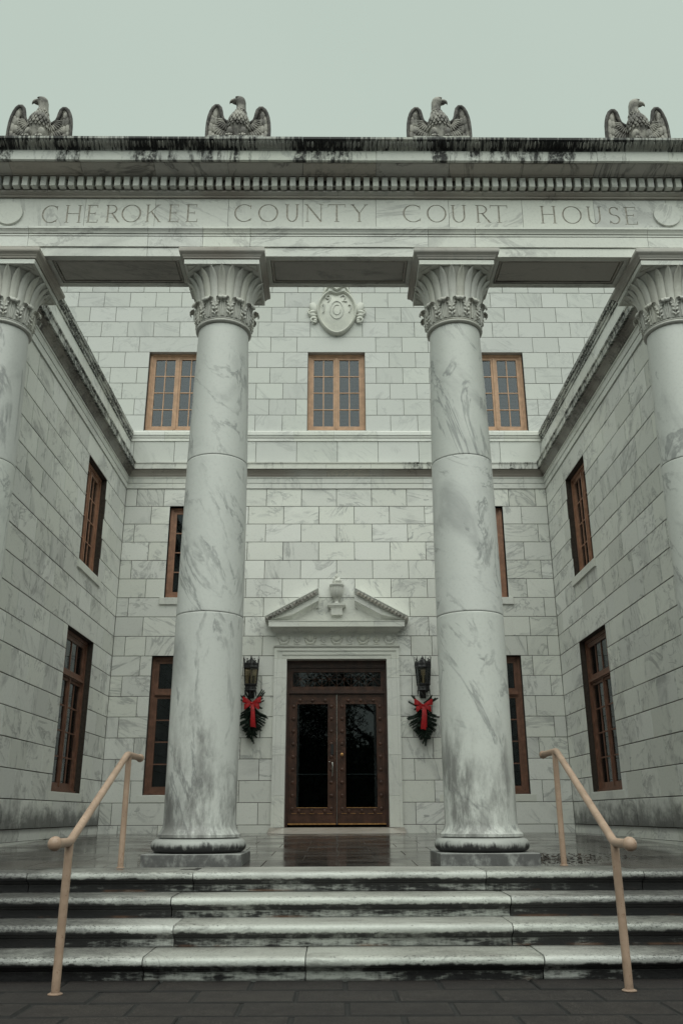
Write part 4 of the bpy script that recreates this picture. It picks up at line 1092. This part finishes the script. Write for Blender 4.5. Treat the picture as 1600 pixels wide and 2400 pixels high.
for k in range(6):
    x0 = -.885 + k*sp_; xm = x0 + sp_/2; x1 = x0 + sp_; za, zb = 2.765, 3.047; zm = 2.915
    for A, B in (((x0,za),(xm,zm)), ((xm,zm),(x1,za)), ((x0,zb),(xm,zm)), ((xm,zm),(x1,zb)), ((xm,za),(xm,zb)), ((x0,za),(x0,zb))):
        q.tube([(A[0], -.012, A[1]), (B[0], -.012, B[1])], .004, 5)
    q.ell((xm, -.014, zm), (.012,.008,.012), None, 8, 5)
q.tube([(-.885,-.012,2.915),(.885,-.012,2.915)], .004, 5)
part('lattice', q.mesh('lattice', M_DOOR, 60), tr, MDr)
for s in (-1, 1):
    a, b = (-.952, -.012) if s < 0 else (.012, .952); L = b - a
    q = MB(); ga, gb = (a+.165, b-.165); gz0, gz1 = .456, 2.415; zt, zb = 2.605, .145
    q.box(a, ga, -.025, .03, zb, zt); q.box(gb, b, -.025, .03, zb, zt); q.box(ga+.0003, gb-.0003, -.025, .03, gz1, zt); q.box(ga+.0003, gb-.0003, -.025, .03, zb, gz0)
    leaf = part('door_leaf', q.mesh('door_leaf', M_DOOR), door, MDr, 'left leaf of the door with pull handle' if s < 0 else 'right leaf of the door with round lock')
    q = MB()                                                                   # raised mouldings round the leaf and the glass
    for (xa, xb, za, zb_, t, y) in ((a+.035, b-.035, .33, zt-.03, .012, -.033), (ga-.022, gb+.022, gz0-.022, gz1+.022, .018, -.037)):
        q.box(xa, xa+t, y, -.0255, za, zb_); q.box(xb-t, xb, y, -.0255, za, zb_); q.box(xa+t, xb-t, y, -.0255, za, za+t); q.box(xa+t, xb-t, y, -.0255, zb_-t, zb_)
    for xx in ((a+ga)/2-.004, (gb+b)/2+.004): q.box(xx-.006, xx+.006, -.031, -.0255, .50, 2.37)
    q.box(ga-.03, gb+.03, -.031, -.0255, 2.478, 2.49)
    part('moulding', q.mesh('moulding', M_DOOR), leaf, MDr)
    bs = MB(); disc(bs, 0, 0, .034, -.0255, -.038, 20, .55); bm1 = bs.mesh('boss', M_DOOR, 40)
    pts = [(xx, 2.368 - k*.242) for xx in (a+.093, b-.093) for k in range(9)] + [(a+.222+k*.248, 2.486) for k in range(3)] + [(a+.222+k*.248, .395) for k in range(3)]
    for x, z in pts: part('boss', bm1, leaf, MDr @ T(x, 0, z))
    q = MB(); q.box(ga, gb, .0, .006, gz0, gz1); part('glass', q.mesh('glass', M_GLASS), leaf, MDr)
    q = MB(); q.box(ga, gb, .02, .035, 1.065, 1.082); part('push_bar', q.mesh('push_bar', M_STEEL), leaf, MDr)
    q = MB(); q.box(ga+.01, gb-.01, -.038, -.0375+.02, gz0-.004, gz0+.005); q.box(a+.01, b-.01, -.042, -.026, .147, .172); part('brass_strip', q.mesh('brass_strip', M_BRASS), leaf, MDr)
    q = MB(); x = a+.08
    while x < b-.1: q.box(x, x+.10, -.030, -.0255, .345, .352); x += .17
    part('kick_rail_lines', q.mesh('kick_rail_lines', M_BRASS), leaf, MDr)
    if s < 0:
        q = MB(); q.box(-.115, -.065, -.045, -.0255, 1.44, 1.64); part('lock_plate', q.mesh('lock_plate', M_IRON), leaf, MDr)
        q = MB(); q.tube([(-.10,-.026,1.30),(-.09,-.07,1.295),(-.083,-.08,1.27),(-.083,-.08,1.06),(-.09,-.07,1.035),(-.10,-.026,1.03)], .009, 8); q.ell((-.145,-.035,1.305),(.013,.013,.013)); part('handle', q.mesh('handle', M_STEEL, 60), leaf, MDr)
    else:
        q = MB(); disc(q, .10, 1.44, .032, -.0255, -.058, 20, .5); part('lock', q.mesh('lock', M_BRASS, 50), leaf, MDr)
q = MB(); q.box(-.0105, .0105, -.04, .03, .145, 2.604); part('astragal', q.mesh('astragal', M_DOORDK), door, MDr)
q = MB(); q.box(-.0035, .0035, -.042, -.0405, .15, 2.6); part('gap_light', q.mesh('gap_light', M_STEEL), door, MDr)
q = MB(); q.box(-1.2, 1.2, .9, 1.0, 0, 3.4); q.box(-1.3, -1.21, .1, 1.0, 0, 3.4); q.box(1.21, 1.3, .1, 1.0, 0, 3.4); q.box(-1.2, 1.2, .1, .9, 3.3, 3.4); q.box(-1.2, 1.2, .1, .9, 0, .1)
part('dark_hall', q.mesh('dark_hall', M_DARK), door, MDr)

# ------------------------------------------------------------------ carved cartouche with the date
ct = thing('stone_cartouche', 'carved marble shield dated 1927 on the upper wall between the columns', 'carving', T(0, YB, 11.3))
n = 64; MC = MBK @ T(.01, 0, .04)
def shield(k, n=64):
    t = 2*PI*k/n; x = math.cos(t); z = math.sin(t)
    hw = .465 - (.07*max(0, -z)**1.5); hz = .60 if z > 0 else .63
    px, pz = hw*x, hz*z
    if z > .78: pz -= .10*max(0, 1 - (x/.45)**2)**2 * ((z-.78)/.22)**.5
    return px, pz
R = []
for sc, y in ((1, .0), (1.0, -.07), (.975, -.105), (.93, -.118), (.89, -.100), (.86, -.052), (.80, -.056), (.6, -.080), (.35, -.098), (.1, -.104), (.002, -.104)):
    R.append([(shield(k)[0]*sc, y, 11.30 + shield(k)[1]*sc) for k in range(n)])
q = MB(); q.rings(R); sh = part('shield', q.mesh('shield', M_CARVE, 50), ct, MC)
def strokes_tube(q, pts, r=.016, y=-.100): q.tube([(x, y + .25*(x*x + (z-11.3)**2)*.35, z) for x, z in pts], r, 6)
for nm, pts in (('digit_one', [(-.335,11.43),(-.30,11.475),(-.30,11.28),(-.325,11.24)]),
                ('digit_nine', [(-.255,11.66)] + [(-.20 + .048*math.cos(math.radians(a)), 11.66 + .05*math.sin(math.radians(a))) for a in range(180, -181, -24)] ),
                ('digit_two', [(.15 + .05*math.cos(math.radians(a)), 11.66 + .05*math.sin(math.radians(a))) for a in range(170, -41, -21)] + [(.13,11.54),(.24,11.535)]),
                ('digit_seven', [(.27,11.445),(.335,11.445),(.325,11.36),(.29,11.25)])):
    q = MB(); strokes_tube(q, pts)
    if nm == 'digit_nine': strokes_tube(q, [(-.153,11.65),(-.165,11.58),(-.205,11.52)])
    part(nm, q.mesh(nm, M_CARVE, 60), sh, MC)
q = MB(); strokes_tube(q, [(.0 + .15*math.cos(math.radians(a)), 11.31 + .235*math.sin(math.radians(a))) for a in range(0, 361, 15)], .020)
strokes_tube(q, [(.005 + .085*math.cos(math.radians(a)), 11.31 + .13*math.sin(math.radians(a))) for a in range(-300, 1, 15)], .016)
part('monogram', q.mesh('monogram', M_CARVE, 60), sh, MC)
for s in (-1, 1):
    q = MB()
    for (x, z, rx, rz, r2) in ((.53,11.40,.10,.16,.35),(.56,11.29,.12,.05,.25),(.55,11.20,.11,.055,-.1),(.52,11.12,.09,.05,-.3),(.49,11.05,.05,.05,0)):
        q.ell((s*x, -.03, z), (rx, .055, rz), Matrix.Rotation(s*r2, 3, 'Y'), 12, 8)
    q.tube([(s*.47,-.05,11.0),(s*.58,-.07,11.02),(s*.60,-.07,11.09),(s*.54,-.06,11.12)], .022, 8); q.tube([(s*.62,-.06,11.33),(s*.67,-.06,11.30),(s*.64,-.06,11.22),(s*.5,-.06,11.23)], .022, 8)
    part('side_scroll', q.mesh('side_scroll', M_CARVE, 60), ct, MC)
q = MB(); q.tube([(-.3,-.06,11.78),(-.2,-.11,11.93),(-.08,-.12,11.90),(0,-.12,11.84),(.08,-.12,11.90),(.2,-.11,11.93),(.3,-.06,11.78)], .04, 8); q.ell((0,-.06,12.0),(.12,.06,.1))
part('crest_scroll', q.mesh('crest_scroll', M_CARVE, 60), ct, MC)

# ------------------------------------------------------------------ wall lanterns
def make_lantern(x, label, rz):
    L = thing('wall_lantern', label, 'lantern', T(x, YB-.20, 2.5), 'lanterns beside the door'); M = T(x, YB-.20, 0, rz)
    hexr = lambda r, z, n=6: [(r*math.cos(2*PI*k/n), r*math.sin(2*PI*k/n), z) for k in range(n)]
    q = MB(); q.rings([hexr(.120,2.615), hexr(.128,2.63), hexr(.122,2.645), hexr(.118,2.70), hexr(.122,2.715), hexr(.138,2.73), hexr(.140,2.75), hexr(.126,2.756)])
    for k in range(6):
        a = 2*PI*k/6 + PI/6; q.ell((.108*math.cos(a), .108*math.sin(a), 2.675), (.014,.014,.014), None, 6, 4)
    part('lower_band', q.mesh('lower_band', M_IRON), L, M)
    q = MB()
    for k in range(6):
        a = 2*PI*k/6; c, s_ = math.cos(a), math.sin(a)
        q.tube([(.128*c, .128*s_, 2.75), (.152*c, .152*s_, 3.06)], .008, 6)
    part('corner_bars', q.mesh('corner_bars', M_IRON), L, M)
    for k in range(6):
        a, b = 2*PI*k/6, 2*PI*(k+1)/6; q = MB(); P = lambda r, t, z: (r*math.cos(t), r*math.sin(t), z)
        q.add([P(.122,a,2.757), P(.122,b,2.757), P(.146,b,3.055), P(.146,a,3.055), P(.119,a,2.757), P(.119,b,2.757), P(.143,b,3.055), P(.143,a,3.055)], [(0,1,2,3),(4,7,6,5),(0,4,5,1),(2,6,7,3),(0,3,7,4),(1,5,6,2)])
        part('pane', q.mesh('pane', M_LGLASS), L, M)
    q = MB(); q.rings([hexr(.150,3.056), hexr(.164,3.062), hexr(.164,3.085), hexr(.155,3.10), hexr(.150,3.15), hexr(.120,3.175), hexr(.08,3.205), hexr(.045,3.235), hexr(.028,3.25), hexr(.03,3.26), hexr(.012,3.285), hexr(.003,3.325)])
    rr = random.Random(int(x*10))
    for k in range(6):
        a = 2*PI*k/6; c, s_ = math.cos(a), math.sin(a)
        q.tube([(.155*c,.155*s_,3.09), (.158*c,.158*s_,3.18), (.165*c,.165*s_,3.24), (.182*c,.182*s_,3.30)], [.010,.009,.007,.002], 6)
        a += PI/6; c, s_ = math.cos(a), math.sin(a)
        q.tube([(.135*c,.135*s_,3.10), (.138*c,.138*s_,3.22)], [.014,.006], 6); q.ell((.138*c,.138*s_,3.235), (.014,.014,.018), None, 6, 4)
        for d in (-.18, .18):
            q.tube([(.140*math.cos(a+d*t), .140*math.sin(a+d*t), 3.15 + .05*math.sin(t*PI)) for t in (0,.3,.6,.9,1.2)], .006, 5)
    part('crown', q.mesh('crown', M_IRON), L, M)
    q = MB()
    for k in range(6):
        a = 2*PI*k/6; c, s_ = math.cos(a), math.sin(a); q.tube([(.118*c,.118*s_,2.62), (.116*c,.116*s_,2.57), (.128*c,.128*s_,2.52)], [.012,.010,.003], 6)
    q.rings([hexr(.10,2.614), hexr(.05,2.58), hexr(.028,2.55), hexr(.004,2.49)])
    part('foot', q.mesh('foot', M_IRON), L, M)
    q = MB(); q.lathe([(.018,2.757),(.018,2.93),(.012,2.935),(.010,2.99)], 12); part('candle', q.mesh('candle', M_CANDLE, 40), L, M)
    Mb = T(x, YB-.20, 0); q = MB(); q.box(-.02, .02, .12, .2, 2.62, 2.72); q.box(-.06, .06, .18, .197, 2.5, 2.95); part('bracket', q.mesh('bracket', M_IRON), L, Mb)
make_lantern(-1.69, 'black iron wall lantern left of the door', PI/2)
make_lantern(1.705, 'black iron wall lantern right of the door', PI/2+.25)

# ------------------------------------------------------------------ evergreen swags with red bows
def make_swag(x, zt, label, seed, lean):
    S = thing('evergreen_swag', label, 'swag', T(x, YB-.06, 2.5), 'Christmas swags under the lanterns'); M = T(x, YB-.07, 0)
    rr = random.Random(seed)
    def sprig(p0, p1, r):
        q = MB(); p0, p1 = Vector(p0), Vector(p1); d = p1 - p0; L = d.length
        mid = (p0+p1)/2 + Vector((0, -.02, -.02)); pts = [p0, mid, p1]; q.tube(pts, [.013,.015,.011], 6)
        nn = int(L/.0028)
        for i in range(nn):
            t = i/nn; p = p0*(1-t)**2 + mid*2*t*(1-t) + p1*t*t if False else (p0.lerp(mid, t*2) if t < .5 else mid.lerp(p1, t*2-1))
            ax = d.normalized(); rv = Vector((rr.gauss(0,1), rr.gauss(0,1), rr.gauss(0,1))); rv = (rv - ax*rv.dot(ax)).normalized()
            for k in range(3):
                rv = (Matrix.Rotation(2.1, 3, ax) @ rv)
                tip = p + (rv*.85 + ax*.55).normalized()*r*rr.uniform(.8, 1.15); sd_ = ax.cross(rv)*.0052
                q.add([p - sd_, p + sd_, tip], [(0,1,2)])
        return q
    for i in range(52):
        t = i/51                                              # from the top fan down to the tail
        z0 = zt - .10 - t*.54; side = -1 if i % 2 else 1
        spread = (.25*(1-t**2.2) + .06)*rr.uniform(.82, 1.08)
        if i < 12: p1 = (side*rr.uniform(.12, .30), -rr.uniform(.02, .10), zt + rr.uniform(-.10, .13) + lean*side*.03)
        else: p1 = (side*spread, -rr.uniform(.01, .09), z0 - rr.uniform(.06, .14))
        p0 = (side*.015, -.03, z0 + .04)
        part('sprig', sprig(p0, p1, rr.uniform(.028, .036)).mesh('sprig', M_PINE), S, M)
    for k in range(7):
        z0 = zt - .50 - k*.03; part('sprig', sprig((rr.uniform(-.07,.07), -.05, z0), (rr.uniform(-.06,.07), -.07, z0 - .12 - k*.012), .034).mesh('sprig', M_PINE), S, M)
    for k in range(64):
        t = rr.random()**.8; hw = .22*(1-t**1.5) + .03; x0 = rr.uniform(-.6, .6)*hw; z0 = zt - .06 - t*.58; sg = 1 if x0 > 0 else -1
        part('sprig', sprig((x0*.5, -.06, z0), (x0 + sg*rr.uniform(.02,.09), -rr.uniform(.07,.13), z0 - rr.uniform(.07,.15)), rr.uniform(.026,.036)).mesh('sprig', M_PINE), S, M)
    for k in range(8):
        z0 = zt - .12 - k*.06; part('sprig', sprig((rr.uniform(-.04,.04), -.07, z0), (rr.uniform(-.13,.13)*(1-k/12), -.11, z0 - .14), .034).mesh('sprig', M_PINE), S, M)
    # bow: four loops, knot, two tails
    bw = MB(); zb = zt - .115; yb = -.15
    def ribbon(pts, wds, nrm_y=True):
        P = []
        for (px, py, pz), wd in zip(pts, wds): P.append((px, py, pz, wd))
        F1 = [[(px, py, pz - wd/2), (px, py - .004, pz), (px, py, pz + wd/2)] for px, py, pz, wd in P]
        bw.grid(F1); bw.grid([[(a, b_ + .002, c) for a, b_, c in r] for r in F1])
    for s in (-1, 1):
        for up_, L in ((.055, .175), (-.055, .145)):
            ribbon([(0,yb,zb), (s*L*.45,yb-.03,zb+up_*.7), (s*L*.85,yb-.04,zb+up_*1.2), (s*L*1.02,yb-.015,zb+up_*1.25), (s*L*.85,yb+.02,zb+up_*1.05), (s*L*.4,yb+.01,zb+up_*.5), (0,yb+.005,zb)], [.03,.075,.11,.115,.10,.065,.03])
    bw.ell((0, yb-.012, zb), (.024,.02,.024))
    bow = part('bow', bw.mesh('bow', M_RED, 60), S, M)
    tl = MB()
    for x0, x1, L, ww in ((0, lean*.06, .45, .052), (.014, lean*.02+.022, .40, .045)):
        P = []
        for i in range(9):
            t = i/8; xx = x0 + (x1-x0)*t + .008*math.sin(t*5); yy = yb - .01 - .02*math.sin(t*PI) + (.008 if x0 else 0); zz = zb - L*t
            P.append([(xx - ww*(.6+.4*t), yy, zz), (xx, yy - .006, zz), (xx + ww*(.6+.4*t), yy, zz - .02*(i == 8))])
        tl.grid(P); tl.grid([[(a, b_+.002, c) for a, b_, c in r] for r in P])
    part('ribbon_tail', tl.mesh('ribbon_tail', M_RED, 60), bow, M)
make_swag(-1.655, 2.50, 'evergreen swag with red bow hanging left of the door', 4, .8)
make_swag(1.69, 2.45, 'evergreen swag with red bow hanging right of the door', 9, -.2)

# ------------------------------------------------------------------ handrails on the steps
def make_rail(label, x0, y0, x1, y1, zl, zu):
    H = thing('handrail', label, 'handrail', T(x0, y0, ZG), 'handrails on the steps')
    r = .031
    dx = (x1-x0)/(y1-y0); A = Vector((x0, y0, zl)); B = Vector((x1, y1, zu)); d = (B-A).normalized()
    def bend(p, din, dout, R=.06, n=6): 
        a, c = p - din*R, p + dout*R
        return [a*(1-t)**2 + p*2*t*(1-t) + c*t*t for t in [i/n for i in range(n+1)]]
    hz = Vector((0, 1, 0))
    path = [A - hz*.34] + bend(A, hz, d) + bend(B, d, hz) + [B + hz*.58]
    q = MB(); q.tube(path, r, 16); part('top_rail', q.mesh('top_rail', M_RAIL, 60), H, Matrix.Identity(4))
    for e, rr_ in ((path[0], .048), (path[-1], .042)):
        q = MB(); q.ell(e, (rr_, rr_, rr_), None, 20, 12); part('ball_end', q.mesh('ball_end', M_RAIL, 60), H, Matrix.Identity(4))
    q = MB(); q.tube([(x0, y0, ZG-.01), (x0, y0, zl)], .0295, 16); q.lathe([(.05, ZG+.001), (.05, ZG+.006), (.036, ZG+.012)], 20, x0, y0); part('post', q.mesh('post', M_RAIL, 60), H, Matrix.Identity(4))
    y1 += .07; q = MB(); q.tube([(x1, y1, ZP-.005), (x1, y1, zu)], .0285, 16); q.lathe([(.040, ZP+.001), (.040, ZP+.006), (.032, ZP+.010)], 20, x1, y1); part('post', q.mesh('post', M_RAIL, 60), H, Matrix.Identity(4))
make_rail('tan painted pipe handrail on the left of the steps', -1.925, 6.53, -2.075, 8.73, .15, .893)
make_rail('tan painted pipe handrail on the right of the steps', 1.955, 6.56, 2.175, 8.88, .135, .925)

# ------------------------------------------------------------------ fallen leaves on the porch by the right column
q = MB(); rr = random.Random(11)
for i in range(300):
    t = abs(rr.gauss(0, .38)); x = 1.95 + min(t, 1.15)*1.3 + rr.uniform(-.1, .1); y = 9.55 + rr.uniform(-.25, .9)*(1 - .3*t) + (.35 if t > .5 else 0)*rr.random()
    if x > 4.1: continue
    s = rr.uniform(.014, .036); a = rr.uniform(0, 6.28); z = zfloor(y) + .004 + rr.uniform(0, .008)
    c, sn = math.cos(a), math.sin(a)
    P = [(-s, 0, 0), (-.3*s, -.45*s, rr.uniform(0,.4)*s), (s, 0, rr.uniform(0,.7)*s), (-.3*s, .45*s, rr.uniform(0,.5)*s)]
    q.add([(x + c*px - sn*py, y + sn*px + c*py, z + pz) for px, py, pz in P], [(0,1,2), (0,2,3)])
o = part('fallen_leaves', q.mesh('fallen_leaves', M_LEAF), None); tag(o, 'scatter of wet brown leaves on the porch floor by the right column', 'leaves', kind='stuff')

# ------------------------------------------------------------------ street trees across the road behind the photographer, seen only as reflections; the two by the wings are added for shade
M_BARK = plain('tree_bark', (.06,.05,.042), .9, nscale=12, bump=.01)
M_FOL = plain('tree_foliage', (.035,.05,.028), .8, nscale=4, namt=.5)
def make_tree(label, x, y, h, seed):
    rr = random.Random(seed); t = thing('offscreen_tree', label, 'tree', T(x, y, ZG), 'street trees across the road')
    q = MB(); q.tube([(x, y, ZG-.2), (x+.1, y, ZG+h*.25), (x-.05, y+.1, ZG+h*.5), (x+.1, y, ZG+h*.85)], [.28,.22,.16,.04], 10)
    cl = []
    for k in range(11):
        a = rr.uniform(0, 6.28); z0 = ZG + h*rr.uniform(.25, .6); L = h*rr.uniform(.18, .34)
        e = Vector((x + L*math.cos(a), y + L*math.sin(a), z0 + L*rr.uniform(.3, 1.0)))
        q.tube([(x, y, z0), ((x+e.x)/2, (y+e.y)/2, (z0+e.z)/2 - .1), e], [.09,.06,.02], 6); cl.append(e)
    part('trunk', q.mesh('trunk', M_BARK, 60), t, Matrix.Identity(4))
    q = MB(); cl.append(Vector((x, y, ZG + h*.9)))
    for c in cl:
        for i in range(900):
            d = Vector((rr.gauss(0, 1), rr.gauss(0, 1), rr.gauss(0, .8))); d = d.normalized()*(rr.random()**.5)*h*.15
            p = c + d; s_ = rr.uniform(.06, .11); u = Vector((rr.uniform(-1,1), rr.uniform(-1,1), rr.uniform(-1,1))).normalized(); v = u.orthogonal().normalized()
            q.add([p - u*s_, p + v*s_*.5, p + u*s_, p - v*s_*.5], [(0,1,2,3)])
    part('crown', q.mesh('crown', M_FOL), t, Matrix.Identity(4))
for lb, x, y, h, sd_ in (('broad street tree behind the camera mirrored in the left door glass', -3.2, -11, 9, 1), ('tall street tree behind the camera mirrored in the right door glass', 2.6, -13, 10.5, 2), ('tree added for shade near the left wing, out of the picture', -9.2, 4.0, 9.0, 3), ('tree added for shade near the right wing, out of the picture', 9.3, 3.8, 9.0, 4)):
    make_tree(lb, x, y, h, sd_)

q = MB(); rr = random.Random(31)
for i in range(22000):
    p = Vector((rr.uniform(-13, 13), -9.6 + rr.gauss(0, .6), ZG + 4.8*rr.random()**.8 + .25*math.sin(i)))
    u = Vector((rr.uniform(-1,1), rr.uniform(-1,1), rr.uniform(-1,1))).normalized(); v = u.orthogonal().normalized(); s_ = rr.uniform(.08, .17)
    q.add([p - u*s_, p + v*s_*.6, p + u*s_, p - v*s_*.6], [(0,1,2,3)])
hc = MB(); hc.rings([[(sx*13*(1-t*.02), -9.6 + sy*(.55-.25*t), ZG + 4.3*t) for sx, sy in ((-1,-1),(1,-1),(1,1),(-1,1))] for t in (0, .5, .9, 1)])
hg = thing('added_hedge', 'tall dark hedge added unseen behind the camera to darken the glass', 'hedge', T(0, -9.6, ZG))  # unseen hedge, added so the door glass mirrors something dark
part('foliage', q.mesh('foliage', M_FOL), hg, Matrix.Identity(4))
part('sky_blocking_core', hc.mesh('sky_blocking_core', M_FOL), hg, Matrix.Identity(4))  # solid core added to close sky gaps in the mirrored hedge
q = MB()
for i in range(26): q.tube([(-12.5+i, -9.6, ZG-.1), (-12.4+i, -9.6, ZG+1.6)], [.04, .02], 6)
tag(part('stems', q.mesh('stems', M_BARK), hg, Matrix.Identity(4)), None, kind='stuff')
